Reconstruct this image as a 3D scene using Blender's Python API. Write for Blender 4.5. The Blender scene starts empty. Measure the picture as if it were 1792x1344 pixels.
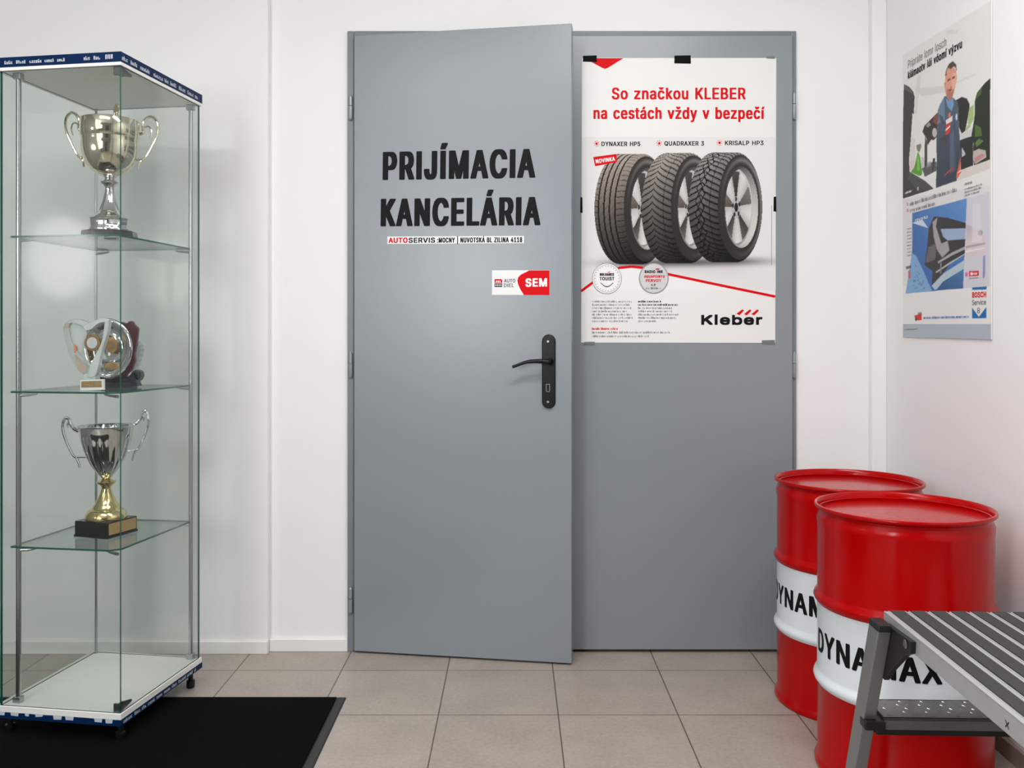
import bpy, bmesh, math, random
import numpy as np
from mathutils import Matrix, Vector
from mathutils.geometry import delaunay_2d_cdt

SC = bpy.context.scene
COL = SC.collection
PI = math.pi
rnd = random.Random(7)

# ------------------------------------------------------------------ camera, light, exposure
F, CX, CY, H = 1570.0, 900.0, 592.0, 1.037      # focal length in px, principal point, eye height
cam_d = bpy.data.cameras.new('camera')
cam = bpy.data.objects.new('camera', cam_d)
COL.objects.link(cam)
cam.location = (0, 0, H)
cam.rotation_euler = (PI / 2, 0, 0)
cam_d.sensor_width = 36
cam_d.lens = F / 1792 * 36
cam_d.shift_x = -4 / 1792
cam_d.shift_y = -80 / 1792
cam_d.clip_start = 0.02
SC.camera = cam

SC.view_settings.view_transform = 'Standard'
SC.view_settings.look = 'None'
SC.view_settings.gamma = 1.0
SC.view_settings.use_curve_mapping = False
SC.view_settings.exposure = 0.0
SC.cycles.use_denoising = True
SC.cycles.transparent_max_bounces = 32
SC.cycles.max_bounces = 12
SC.cycles.diffuse_bounces = 6
SC.cycles.sample_clamp_indirect = 6

world = bpy.data.worlds.new('world')
SC.world = world
world.use_nodes = True
world.node_tree.nodes['Background'].inputs[0].default_value = (0.9, 0.95, 1, 1)
world.node_tree.nodes['Background'].inputs[1].default_value = 0.3


def area(name, loc, aim, sx, sy, power, col=(1, 1, 1)):
    d = bpy.data.lights.new(name, 'AREA')
    d.shape = 'RECTANGLE'
    d.size, d.size_y, d.energy, d.color = sx, sy, power, col
    o = bpy.data.objects.new(name, d)
    COL.objects.link(o)
    o.location = loc
    o.rotation_euler = (Vector(aim) - Vector(loc)).to_track_quat('-Z', 'Y').to_euler()
    return o


area('window_daylight', (-1.75, -1.57, 1.55), (-.2, 2.9, 1.2), .62, 1.1, 33, (0.97, 0.985, 1))
area('side_window_daylight', (-2.36, .1, 1.8), (.2, 2.7, 1.2), 2.0, 1.7, 18, (0.97, 0.985, 1))
area('lamp_light', (-0.95, 0.75, 2.58), (-0.95, 0.75, 0), 1.15, 0.25, 18, (1, 0.99, 0.97))
area('lamp_light', (0.35, 1.35, 2.58), (0.35, 1.35, 0), 1.15, 0.25, 27, (1, 0.99, 0.97))


# ------------------------------------------------------------------ helpers
def lin(c):
    c = c / 255.0
    return c / 12.92 if c <= 0.04045 else ((c + 0.055) / 1.055) ** 2.4


def rgb(r, g, b):
    return (lin(r), lin(g), lin(b), 1)


def pmat(name, col, rough=0.5, metal=0.0, spec=0.5, noise=0, nscale=50, bump=0.0, bscale=200, coat=0.0):
    m = bpy.data.materials.new(name)
    m.use_nodes = True
    nt = m.node_tree
    b = nt.nodes['Principled BSDF']
    b.inputs['Base Color'].default_value = col
    b.inputs['Roughness'].default_value = rough
    b.inputs['Metallic'].default_value = metal
    b.inputs['Specular IOR Level'].default_value = spec
    b.inputs['Coat Weight'].default_value = coat
    tc = nt.nodes.new('ShaderNodeTexCoord')
    if noise:
        n = nt.nodes.new('ShaderNodeTexNoise')
        n.inputs['Scale'].default_value = nscale
        n.inputs['Detail'].default_value = 4
        nt.links.new(tc.outputs['Object'], n.inputs['Vector'])
        mx = nt.nodes.new('ShaderNodeMix')
        mx.data_type = 'RGBA'
        mx.inputs[6].default_value = tuple(c * (1 - noise) for c in col[:3]) + (1,)
        mx.inputs[7].default_value = tuple(min(1, c * (1 + noise)) for c in col[:3]) + (1,)
        nt.links.new(n.outputs['Fac'], mx.inputs[0])
        nt.links.new(mx.outputs[2], b.inputs['Base Color'])
    if bump:
        n = nt.nodes.new('ShaderNodeTexNoise')
        n.inputs['Scale'].default_value = bscale
        n.inputs['Detail'].default_value = 3
        nt.links.new(tc.outputs['Object'], n.inputs['Vector'])
        bp = nt.nodes.new('ShaderNodeBump')
        bp.inputs['Strength'].default_value = bump
        bp.inputs['Distance'].default_value = 0.002
        nt.links.new(n.outputs['Fac'], bp.inputs['Height'])
        nt.links.new(bp.outputs['Normal'], b.inputs['Normal'])
    return m


def glass_mat(name, tint, rough=0.02, ior=1.5, diffuse=None, dfac=0.0):
    m = bpy.data.materials.new(name)
    m.use_nodes = True
    nt = m.node_tree
    nt.nodes.clear()
    out = nt.nodes.new('ShaderNodeOutputMaterial')
    tr = nt.nodes.new('ShaderNodeBsdfTransparent')
    tr.inputs[0].default_value = tint
    gl = nt.nodes.new('ShaderNodeBsdfGlossy')
    gl.inputs['Roughness'].default_value = rough
    lw = nt.nodes.new('ShaderNodeLayerWeight')   # Schlick reflectance, the same from both sides of a pane
    lw.inputs['Blend'].default_value = 0.5
    pw = nt.nodes.new('ShaderNodeMath')
    pw.operation = 'POWER'
    pw.inputs[1].default_value = 5
    ma = nt.nodes.new('ShaderNodeMath')
    ma.operation = 'MULTIPLY_ADD'
    f0 = ((ior - 1) / (ior + 1)) ** 2
    ma.inputs[1].default_value, ma.inputs[2].default_value = 1 - f0, f0
    nt.links.new(lw.outputs['Facing'], pw.inputs[0])
    nt.links.new(pw.outputs[0], ma.inputs[0])
    mx = nt.nodes.new('ShaderNodeMixShader')
    nt.links.new(ma.outputs[0], mx.inputs[0])
    base = tr
    if dfac:
        df = nt.nodes.new('ShaderNodeBsdfDiffuse')
        df.inputs[0].default_value = diffuse
        m2 = nt.nodes.new('ShaderNodeMixShader')
        m2.inputs[0].default_value = dfac
        nt.links.new(tr.outputs[0], m2.inputs[1])
        nt.links.new(df.outputs[0], m2.inputs[2])
        base = m2
    nt.links.new(base.outputs[0], mx.inputs[1])
    nt.links.new(gl.outputs[0], mx.inputs[2])
    nt.links.new(mx.outputs[0], out.inputs[0])
    return m


def print_mat(name, rough=0.35):
    m = bpy.data.materials.new(name)
    m.use_nodes = True
    nt = m.node_tree
    a = nt.nodes.new('ShaderNodeAttribute')
    a.attribute_name = 'Col'
    b = nt.nodes['Principled BSDF']
    b.inputs['Roughness'].default_value = rough
    b.inputs['Specular IOR Level'].default_value = 0.15
    nt.links.new(a.outputs['Color'], b.inputs['Base Color'])
    return m


def emit_mat(name, col, s):
    m = bpy.data.materials.new(name)
    m.use_nodes = True
    b = m.node_tree.nodes['Principled BSDF']
    b.inputs['Base Color'].default_value = col
    b.inputs['Emission Color'].default_value = col
    b.inputs['Emission Strength'].default_value = s
    return m


def tile_mat():
    m = bpy.data.materials.new('floor_tiles')
    m.use_nodes = True
    nt = m.node_tree
    b = nt.nodes['Principled BSDF']
    tc = nt.nodes.new('ShaderNodeTexCoord')
    mp = nt.nodes.new('ShaderNodeMapping')
    mp.inputs['Location'].default_value = (-0.121, -2.47, 0)
    nt.links.new(tc.outputs['Object'], mp.inputs['Vector'])
    br = nt.nodes.new('ShaderNodeTexBrick')
    br.offset = 0
    br.inputs['Scale'].default_value = 1
    br.inputs['Brick Width'].default_value = 0.33
    br.inputs['Row Height'].default_value = 0.33
    br.inputs['Mortar Size'].default_value = 0.0019
    br.inputs['Mortar Smooth'].default_value = 0.2
    br.inputs['Color1'].default_value = rgb(168, 158, 150)
    br.inputs['Color2'].default_value = rgb(161, 151, 143)
    br.inputs['Mortar'].default_value = rgb(88, 79, 72)
    nt.links.new(mp.outputs[0], br.inputs['Vector'])
    n = nt.nodes.new('ShaderNodeTexNoise')
    n.inputs['Scale'].default_value = 90
    n.inputs['Detail'].default_value = 6
    n.inputs['Roughness'].default_value = 0.7
    n2 = nt.nodes.new('ShaderNodeTexNoise')
    n2.inputs['Scale'].default_value = 7
    n2.inputs['Detail'].default_value = 4
    for k in (n, n2):
        nt.links.new(tc.outputs['Object'], k.inputs['Vector'])
    r1 = nt.nodes.new('ShaderNodeMapRange')
    r1.inputs[1].default_value, r1.inputs[2].default_value = 0.3, 0.7
    r1.inputs[3].default_value, r1.inputs[4].default_value = 0.86, 1.12
    nt.links.new(n.outputs['Fac'], r1.inputs[0])
    r2 = nt.nodes.new('ShaderNodeMapRange')
    r2.inputs[1].default_value, r2.inputs[2].default_value = 0.3, 0.7
    r2.inputs[3].default_value, r2.inputs[4].default_value = 0.93, 1.07
    nt.links.new(n2.outputs['Fac'], r2.inputs[0])
    mu = nt.nodes.new('ShaderNodeMath')
    mu.operation = 'MULTIPLY'
    nt.links.new(r1.outputs[0], mu.inputs[0])
    nt.links.new(r2.outputs[0], mu.inputs[1])
    vm = nt.nodes.new('ShaderNodeVectorMath')
    vm.operation = 'SCALE'
    nt.links.new(br.outputs['Color'], vm.inputs[0])
    nt.links.new(mu.outputs[0], vm.inputs['Scale'])
    nt.links.new(vm.outputs[0], b.inputs['Base Color'])
    b.inputs['Roughness'].default_value = 0.38
    b.inputs['Specular IOR Level'].default_value = 0.45
    bp = nt.nodes.new('ShaderNodeBump')
    bp.inputs['Strength'].default_value = 0.25
    bp.inputs['Distance'].default_value = 0.002
    bp.invert = True
    nt.links.new(br.outputs['Fac'], bp.inputs['Height'])
    bp2 = nt.nodes.new('ShaderNodeBump')
    bp2.inputs['Strength'].default_value = 0.12
    bp2.inputs['Distance'].default_value = 0.001
    nt.links.new(n.outputs['Fac'], bp2.inputs['Height'])
    nt.links.new(bp.outputs['Normal'], bp2.inputs['Normal'])
    nt.links.new(bp2.outputs['Normal'], b.inputs['Normal'])
    return m


MATRIX = {}                                      # world matrix of every thing, by object name


def tag(o, label=None, cat=None, group=None, kind=None):
    if label: o['label'] = label
    if cat: o['category'] = cat
    if group: o['group'] = group
    if kind: o['kind'] = kind
    return o


def thing(name, loc, rz, label, cat, group=None):
    o = bpy.data.objects.new(name, None)
    COL.objects.link(o)
    o.empty_display_size = 0.1
    o.location = loc
    o.rotation_euler = (0, 0, rz)
    MATRIX[o.name] = Matrix.Translation(loc) @ Matrix.Rotation(rz, 4, 'Z')
    return tag(o, label, cat, group)


class MB:
    def __init__(self):
        self.v, self.f, self.m = [], [], []

    def add(self, vs, fs, mi=0):
        k = len(self.v)
        self.v += [tuple(p) for p in vs]
        self.f += [tuple(i + k for i in f) for f in fs]
        self.m += [mi] * len(fs)
        return self

    def box(self, x0, x1, y0, y1, z0, z1, mi=0):
        vs = [(x, y, z) for z in (z0, z1) for y in (y0, y1) for x in (x0, x1)]
        return self.add(vs, [(0, 2, 3, 1), (4, 5, 7, 6), (0, 1, 5, 4), (2, 6, 7, 3), (0, 4, 6, 2), (1, 3, 7, 5)], mi)

    def hexa(self, a, b, mi=0):                  # two matching quads joined
        return self.add(list(a) + list(b), [(3, 2, 1, 0), (4, 5, 6, 7)] + [(i, (i + 1) % 4, 4 + (i + 1) % 4, 4 + i) for i in range(4)], mi)

    def prism(self, poly, fn0, fn1, mi=0):       # 2D outline swept between two maps 2D -> 3D
        n = len(poly)
        vs = [fn0(p) for p in poly] + [fn1(p) for p in poly]
        fs = [tuple(range(n - 1, -1, -1)), tuple(range(n, 2 * n))] + [(i, (i + 1) % n, n + (i + 1) % n, n + i) for i in range(n)]
        return self.add(vs, fs, mi)

    def lathe(self, prof, c=(0, 0), seg=48, mi=0, lobes=None, cap0=True, cap1=True, axis='z'):
        vs, fs = [], []
        for r, z in prof:
            for k in range(seg):
                a = 2 * PI * k / seg
                rr = r * (lobes(a, z) if lobes else 1)
                vs.append((c[0] + rr * math.cos(a), c[1] + rr * math.sin(a), z))
        n = len(prof)
        for i in range(n - 1):
            for k in range(seg):
                k2 = (k + 1) % seg
                fs.append((i * seg + k, i * seg + k2, (i + 1) * seg + k2, (i + 1) * seg + k))
        if cap0: fs.append(tuple(range(seg - 1, -1, -1)))
        if cap1: fs.append(tuple((n - 1) * seg + k for k in range(seg)))
        return self.add(vs, fs, mi)

    def tube(self, pts, rad, seg=10, mi=0, flat=1.0):
        pts = [Vector(p) for p in pts]
        n = len(pts)
        rad = [rad] * n if not isinstance(rad, (list, tuple)) else rad
        vs, fs = [], []
        ref = None
        for i, p in enumerate(pts):
            d = (pts[min(i + 1, n - 1)] - pts[max(i - 1, 0)]).normalized()
            if ref is None:
                ref = Vector((0, 0, 1)) if abs(d.z) < 0.9 else Vector((1, 0, 0))
            s = d.cross(ref).normalized()
            u = s.cross(d).normalized()
            ref = u
            for k in range(seg):
                a = 2 * PI * k / seg
                vs.append(p + (s * math.cos(a) + u * math.sin(a) * flat) * rad[i])
        for i in range(n - 1):
            for k in range(seg):
                k2 = (k + 1) % seg
                fs.append((i * seg + k, i * seg + k2, (i + 1) * seg + k2, (i + 1) * seg + k))
        fs.append(tuple(range(seg - 1, -1, -1)))
        fs.append(tuple((n - 1) * seg + k for k in range(seg)))
        return self.add(vs, fs, mi)

    def build(self, name, mats, parent=None, smooth=35, bevel=0.0, world=False, sub=0):
        me = bpy.data.meshes.new(name)
        vs = self.v
        if world and parent is not None:
            inv = MATRIX[parent.name].inverted()
            vs = [inv @ Vector(p) for p in vs]
        me.from_pydata([tuple(p) for p in vs], [], self.f)
        mats = mats if isinstance(mats, (list, tuple)) else [mats]
        for m in mats: me.materials.append(m)
        me.polygons.foreach_set('material_index', self.m)
        bm = bmesh.new()
        bm.from_mesh(me)
        bmesh.ops.recalc_face_normals(bm, faces=bm.faces)
        bm.to_mesh(me)
        bm.free()
        if smooth:
            me.shade_smooth()
            me.set_sharp_from_angle(angle=math.radians(smooth))
        me.update()
        o = bpy.data.objects.new(name, me)
        COL.objects.link(o)
        if parent is not None:
            o.parent = parent
            MATRIX[o.name] = MATRIX[parent.name]
        else:
            MATRIX[o.name] = Matrix.Identity(4)
        if bevel:
            b = o.modifiers.new('bevel', 'BEVEL')
            b.width, b.segments, b.limit_method = bevel, 2, 'ANGLE'
        return o


def spline(pts, n=8):                            # Catmull-Rom
    pts = [Vector(p) for p in pts]
    q = [2 * pts[0] - pts[1]] + pts + [2 * pts[-1] - pts[-2]]
    out = []
    for i in range(1, len(q) - 2):
        for k in range(n):
            t = k / n
            a, b, c, d = q[i - 1], q[i], q[i + 1], q[i + 2]
            out.append(0.5 * ((2 * b) + (c - a) * t + (2 * a - 5 * b + 4 * c - d) * t * t + (3 * b - a - 3 * c + d) * t ** 3))
    out.append(pts[-1])
    return out


def at(px, py, Y):                               # photo pixel -> point at depth Y
    return Vector(((px - CX) / F * Y, Y, H - (py - CY) / F * Y))


class Plane:                                     # a flat printed surface: origin, normal towards the room
    def __init__(self, o, n):
        self.o, self.n = Vector(o), Vector(n).normalized()

    def hit(self, px, py, off=0.0):
        d = Vector(((px - CX) / F, 1, -(py - CY) / F))
        c = Vector((0, 0, H))
        t = (self.o - c).dot(self.n) / d.dot(self.n)
        return c + d * t + self.n * off


# ------------------------------------------------------------------ lettering built from strokes
G = {
 'A': (.66, "0,0 .5,1|.5,1 1,0|.2,.24 .8,.24"), 'B': (.6, "0,0 0,1|r 0,1 .94,1 .94,.53 0,.53|r 0,.53 1,.53 1,0 0,0"),
 'C': (.6, "r 1,.66 1,1 0,1 0,0 1,0 1,.34"), 'D': (.61, "0,0 0,1|r 0,1 1,1 1,0 0,0"),
 'E': (.54, "0,0 0,1|0,1 1,1|0,.5 .92,.5|0,0 1,0"), 'F': (.52, "0,0 0,1|0,1 1,1|0,.5 .92,.5"),
 'G': (.62, "r 1,.7 1,1 0,1 0,0 1,0 1,.46 .55,.46"), 'H': (.62, "0,0 0,1|1,0 1,1|0,.5 1,.5"), 'I': (0, "0,0 0,1"),
 'J': (.52, "r 1,1 1,0 0,0 0,.3"), 'K': (.63, "0,0 0,1|.05,.36 1,1|.34,.6 1,0"), 'L': (.5, "0,0 0,1|0,0 1,0"),
 'M': (.8, "0,0 0,1|1,0 1,1|0,1 .5,0|.5,0 1,1"), 'N': (.64, "0,0 0,1|1,0 1,1|0,1 1,0"), 'O': (.62, "r .5,1 0,1 0,0 1,0 1,1 .5,1"),
 'P': (.59, "0,0 0,1|r 0,1 1,1 1,.44 0,.44"), 'Q': (.62, "r .5,1 0,1 0,0 1,0 1,1 .5,1|.6,.25 1,0"),
 'R': (.61, "0,0 0,1|r 0,1 1,1 1,.46 0,.46|.5,.46 1,0"), 'S': (.58, "r 1,.7 1,1 0,1 0,.54 1,.48 1,0 0,0 0,.3"),
 'T': (.56, ".5,0 .5,1|0,1 1,1"), 'U': (.6, "r 0,1 0,0 1,0 1,1"), 'V': (.62, "0,1 .5,0|.5,0 1,1"),
 'X': (.62, "0,0 1,1|0,1 1,0"), 'Y': (.62, "0,1 .5,.4|.5,.4 1,1|.5,0 .5,.46"), 'Z': (.55, "0,1 1,1|1,1 0,0|0,0 1,0"),
 '1': (.32, "1,0 1,1|0,.72 1,1"), '3': (.56, "r 0,.74 0,1 1,1 1,.54 .35,.54|r .35,.54 1,.54 1,0 0,0 0,.26"),
 '4': (.58, ".75,0 .75,1|.75,1 0,.3|0,.26 1,.26"), '5': (.56, "0,1 .95,1|0,.5 .05,1|r 0,.56 1,.6 1,0 0,0 0,.24"),
 '8': (.58, "r .5,1 .04,1 .04,.54 .96,.54 .96,1 .5,1|r .5,.54 0,.54 0,0 1,0 1,.54 .5,.54"), '|': (0, "0,-.2 0,1.1"),
 '.': (0, "0,0 0,.03"), ',': (0, "0,-.12 0,.03"), ':': (0, "0,0 0,.05|0,.6 0,.66"), '-': (.3, "0,.4 1,.4"), '/': (.4, "0,-.1 1,1"),
 'a': (.52, "r .06,.52 .06,.72 1,.72 1,0|r 1,.42 0,.42 0,0 1,0"), 'b': (.54, "0,0 0,1|r 0,.72 1,.72 1,0 0,0"),
 'c': (.5, "r 1,.48 1,.72 0,.72 0,0 1,0 1,.24"), 'd': (.54, "1,0 1,1|r 1,.72 0,.72 0,0 1,0"),
 'e': (.53, "r 0,.35 1,.35 1,.72 0,.72 0,0 1,0 1,.16"), 'h': (.53, "0,0 0,1|r 0,.72 1,.72 1,0"), 'i': (0, "0,0 0,.72|0,.92 0,1"),
 'k': (.53, "0,0 0,1|.05,.26 1,.72|.34,.44 1,0"), 'l': (0, "0,0 0,1"), 'm': (.84, "0,0 0,.72|r 0,.72 .5,.72 .5,0|r .5,.72 1,.72 1,0"),
 'n': (.53, "0,0 0,.72|r 0,.72 1,.72 1,0"), 'o': (.54, "r .5,.72 0,.72 0,0 1,0 1,.72 .5,.72"),
 'p': (.54, "0,-.28 0,.72|r 0,.72 1,.72 1,0 0,0"), 'r': (.36, "0,0 0,.72|r 0,.72 1,.72 1,.56"),
 's': (.48, "r 1,.5 1,.72 0,.72 0,.4 1,.34 1,0 0,0 0,.22"), 't': (.36, "r .35,.95 .35,0 1,0|0,.72 1,.72"),
 'u': (.53, "r 0,.72 0,0 1,0 1,.72"), 'v': (.52, "0,.72 .5,0|.5,0 1,.72"), 'y': (.52, "0,.72 .5,0|1,.72 .28,-.28"),
 'z': (.46, "0,.72 1,.72|1,.72 0,0|0,0 1,0"),
}
ACC = {'Í': ('I', 'a', 1), 'Á': ('A', 'a', 1), 'í': ('i', 'a', .76), 'á': ('a', 'a', .76), 'ý': ('y', 'a', .76), 'é': ('e', 'a', .76),
       'č': ('c', 'v', .76), 'ž': ('z', 'v', .76), 'ó': ('o', 'a', .76), 'Ž': ('Z', 'v', 1)}


def fillet(pts, rx, ry, n=7):                   # elliptical corners
    out = [pts[0]]
    for a, p, b in zip(pts, pts[1:], pts[2:]):
        q = []
        for d in (a - p, b - p):
            lim = rx if abs(d.x) > abs(d.y) else ry
            q.append(p + d.normalized() * min(lim, d.length * 0.5))
        for k in range(n + 1):
            t = k / n * PI / 2
            out.append(p + (q[0] - p) * (1 - math.sin(t)) + (q[1] - p) * (1 - math.cos(t)))
    out.append(pts[-1])
    return [p for i, p in enumerate(out) if i == 0 or (p - out[i - 1]).length > 1e-7]


def glyph(ch, x, W, Hc, t, out):
    acc = None
    if ch in ACC:
        ch, acc, ay = ACC[ch]
    if ch not in G: return
    strokes = G[ch][1]
    if acc and ch == 'i': strokes = "0,0 0,.72"
    tv = t * 0.88
    X = lambda a: x + t / 2 + a * (W - t) if W > t else x + t / 2
    Y = lambda b: tv / 2 + b * (Hc - tv)
    for st in strokes.split('|'):
        rd = st.startswith('r ')
        ps = [tuple(map(float, q.split(','))) for q in (st[2:] if rd else st).split()]
        if not rd and len(ps) == 2:
            (a0, b0), (a1, b1) = ps
            if b0 == b1:
                x0, x1 = min(X(a0), X(a1)), max(X(a0), X(a1))
                if min(a0, a1) == 0: x0 -= t / 2
                if max(a0, a1) == 1: x1 += t / 2
                out.append([(x0, Y(b0) - tv / 2), (x1, Y(b0) - tv / 2), (x1, Y(b0) + tv / 2), (x0, Y(b0) + tv / 2)])
            else:
                if b0 > b1: (a0, b0), (a1, b1) = (a1, b1), (a0, b0)
                y0 = Y(b0) - (tv / 2 if b0 in (0, -.28) else 0)
                y1 = Y(b1) + (tv / 2 if b1 in (1, .72) else 0)
                dx, dy = X(a1) - X(a0), y1 - y0
                hw = t / 2 * min(1.6, math.hypot(dx, dy) / dy) * (0.94 if dx else 1)
                out.append([(X(a0) - hw, y0), (X(a0) + hw, y0), (X(a1) + hw, y1), (X(a1) - hw, y1)])
        else:
            pts = [Vector((X(a), Y(b))) for a, b in ps]
            if rd: pts = fillet(pts, W * 0.55, Hc * 0.36)
            n = len(pts)
            L, R = [], []
            for i, p in enumerate(pts):
                d0 = (p - pts[i - 1]).normalized() if i else (pts[1] - p).normalized()
                d1 = (pts[i + 1] - p).normalized() if i < n - 1 else d0
                if pts[0] == pts[-1] and i in (0, n - 1): d0 = d1 = (pts[1] - pts[0]).normalized()
                nn = Vector((-(d0 + d1).y, (d0 + d1).x)).normalized()
                w = t * abs(nn.x) + tv * abs(nn.y)
                L.append(p + nn * w / 2)
                R.append(p - nn * w / 2)
            for i in range(n - 1):
                out.append([tuple(R[i]), tuple(R[i + 1]), tuple(L[i + 1]), tuple(L[i])])
    if acc:
        c = x + W / 2
        y0 = Y(ay) + tv * 0.5 + Hc * (.06 if ay == 1 else .07)
        h, w = Hc * .17, t * 0.42
        if acc == 'a':
            out.append([(c - w * 1.2, y0), (c + w * .6, y0), (c + w * 2.2, y0 + h), (c, y0 + h)])
        else:
            out.append([(c - w * .8, y0), (c + w * .8, y0), (c - w * 1.1, y0 + h), (c - w * 2.6, y0 + h)])
            out.append([(c - w * .8, y0), (c + w * .8, y0), (c + w * 2.6, y0 + h), (c + w * 1.1, y0 + h)])


def text2d(s, width, Hc, t, gap=None, space=.34):
    gap = t * 0.5 if gap is None else gap
    def base(c):
        c = ACC[c][0] if c in ACC else c
        return G[c][0] * Hc if c in G else 0
    var = sum(max(base(c) - t, 0) for c in s if c != ' ')
    nsp = s.count(' ')
    fixed = sum(t for c in s if c != ' ') + gap * (len(s) - 1)
    k = (width - fixed) / (var + nsp * space * Hc * .8)
    x, out = 0, []
    for c in s:
        if c == ' ':
            x += space * Hc * .8 * k + gap
            continue
        W = t + max(base(c) - t, 0) * k
        glyph(c, x, W, Hc, t, out)
        x += W + gap
    return out


try:                                             # Blender ships a grotesque; fall back to the stroke letters without it
    import os
    GROT = bpy.data.fonts.load(os.path.join(bpy.utils.system_resource('DATAFILES'), 'fonts', 'Inter.woff2'))
except Exception:
    GROT = None
GL = {}


def glyph_mesh(txt):                             # outlines filled contour by contour, holes cut from the contour that holds them
    c = bpy.data.curves.new('letter', 'FONT')
    c.body, c.size, c.font = txt, 1, GROT
    o = bpy.data.objects.new('letter', c)
    COL.objects.link(o)
    dg = bpy.context.evaluated_depsgraph_get()
    cu = o.evaluated_get(dg).to_curve(dg)
    cs = []
    for sp in cu.splines:
        bp = sp.bezier_points
        pts = []
        for i in range(len(bp)):
            p, q = bp[i], bp[(i + 1) % len(bp)]
            a0, a1, a2, a3 = p.co.xy, p.handle_right.xy, q.handle_left.xy, q.co.xy
            straight = abs((a1 - a0).cross(a3 - a0)) < 1e-6 and abs((a2 - a0).cross(a3 - a0)) < 1e-6
            for k in range(1 if straight else 5):
                t = k / 5
                pts.append(a0 * (1 - t) ** 3 + a1 * 3 * t * (1 - t) ** 2 + a2 * 3 * t * t * (1 - t) + a3 * t ** 3)
        pts = [p for i, p in enumerate(pts) if (p - pts[i - 1]).length > 1e-6]
        if len(pts) > 2: cs.append(pts)
    o.to_curve_clear()
    bpy.data.objects.remove(o)
    bpy.data.curves.remove(c)
    if not cs: return [], []
    pts, edges = [], []
    for P in cs:
        k = len(pts)
        pts += P
        edges += [(k + i, k + (i + 1) % len(P)) for i in range(len(P))]
    v, _, f = delaunay_2d_cdt(pts, edges, [], 0, 1e-6)[:3]

    def winding(x, y):
        w = 0
        for P in cs:
            for i in range(len(P)):
                a, b = P[i - 1], P[i]
                if (a.y > y) != (b.y > y) and x < (b.x - a.x) * (y - a.y) / (b.y - a.y) + a.x: w += 1 if b.y > a.y else -1
        return w
    keep = []
    for t in f:
        cx, cy = sum(v[i].x for i in t) / len(t), sum(v[i].y for i in t) / len(t)
        if winding(cx, cy): keep.append(tuple(t))
    return [(p.x, p.y) for p in v], keep


if GROT:
    hv = glyph_mesh('H')[0]
    CAP, HX = max(p[1] for p in hv), max(p[0] for p in hv)
    h0 = min(p[0] for p in hv)
    STEM = min(p[0] for p in hv if p[0] > h0 + .01) - h0


def grot(ch):
    if ch not in GL:
        if ch in 'IlÍ':                          # plain upright without feet
            top = CAP * (1.05 if ch == 'l' else 1)
            v = [(h0, 0), (h0 + STEM, 0), (h0 + STEM, top), (h0, top)]
            f = [(0, 1, 2, 3)]
            if ch == 'Í':
                v += [(h0 - STEM * .1, CAP * 1.1), (h0 + STEM * .8, CAP * 1.1), (h0 + STEM * 1.9, CAP * 1.29), (h0 + STEM * .6, CAP * 1.29)]
                f.append((4, 5, 6, 7))
            GL[ch] = (v, f, h0, h0 + STEM, HX + 2 * h0 + STEM)
        else:
            v, f = glyph_mesh(ch)
            xs = [v[i][0] for t in f for i in t]
            w2 = max(p[0] for p in glyph_mesh(ch + 'H')[0])
            GL[ch] = (v, f, min(xs), max(xs), w2)
    return GL[ch]


def type2d(s, width, Hc, t, gap=None, copies=8):
    """letters widened or narrowed to fit, thickened evenly to the stroke t; list of (polygon, level)"""
    if not GROT:
        return [(p, k) for k, p in enumerate(text2d(s, width, Hc, t))]
    dy = max(0, (t * .80 - STEM * .88 * Hc / CAP) / 2)
    sy = (Hc - 2 * dy) / CAP
    gl = [None if c == ' ' else grot(c) for c in s]
    n = len(s)
    sx = sy
    adv = [0.24 if g is None else g[4] - HX for g in gl]
    for _ in range(40):
        dx = max(0, (t - STEM * sx) / 2)
        tr = (dx * 1.5 if gap is None else gap)
        tot = sum(adv) - gl[0][2] - (adv[-1] - gl[-1][3])
        sx = sx * .5 + .5 * max(.05 * sy, (width - 2 * dx - tr * (n - 1)) / tot)
    x = dx - gl[0][2] * sx
    out = []
    sh = [(0, 0)] if dx < 1e-6 and dy < 1e-6 else [(0, 0)] + [(math.cos(2 * PI * k / copies), math.sin(2 * PI * k / copies)) for k in range(copies)]
    sh = [(max(-1, min(1, a * 1.3)), max(-1, min(1, b * 1.3))) for a, b in sh]
    if dx > STEM * sx * .55: sh += [(.5, .5), (-.5, .5), (.5, -.5), (-.5, -.5)]
    for g, a in zip(gl, adv):
        if g:
            for lv, (ex, ey) in enumerate(sh):
                P = [(x + px * sx + ex * dx, dy + py * sy + ey * dy) for px, py in g[0]]
                out += [([P[i] for i in f], lv) for f in g[1]]
        x += a * sx + tr
    return out


def print_polys(mb, pl, polys, A, B, T, off, mi=0):   # 2D polys (x along A->B, y up) onto a plane
    a, b = pl.hit(*A, off), pl.hit(*B, off)
    ux = (b - a).normalized()
    uy = pl.n.cross(ux).normalized()
    for k, p in enumerate(polys):
        p, lv = p if isinstance(p[1], int) else (p, k % 40)
        o = a + pl.n * lv * 6e-6
        mb.add([o + ux * q[0] + uy * q[1] for q in p], [tuple(range(len(p)))], mi)


def dims(pl, A, B, T):
    a, b, tt = pl.hit(*A), pl.hit(*B), pl.hit(*T)
    ux = (b - a).normalized()
    d = tt - a
    return (b - a).length, (d - ux * d.dot(ux)).length


def letter(mb, pl, s, A, B, T, off=.0006, weight=.2, mi=0, gap=None, copies=8):
    w, h = dims(pl, A, B, T)
    print_polys(mb, pl, type2d(s, w, h, weight * h, None if gap is None else gap * h, copies), A, B, T, off, mi)


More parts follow.
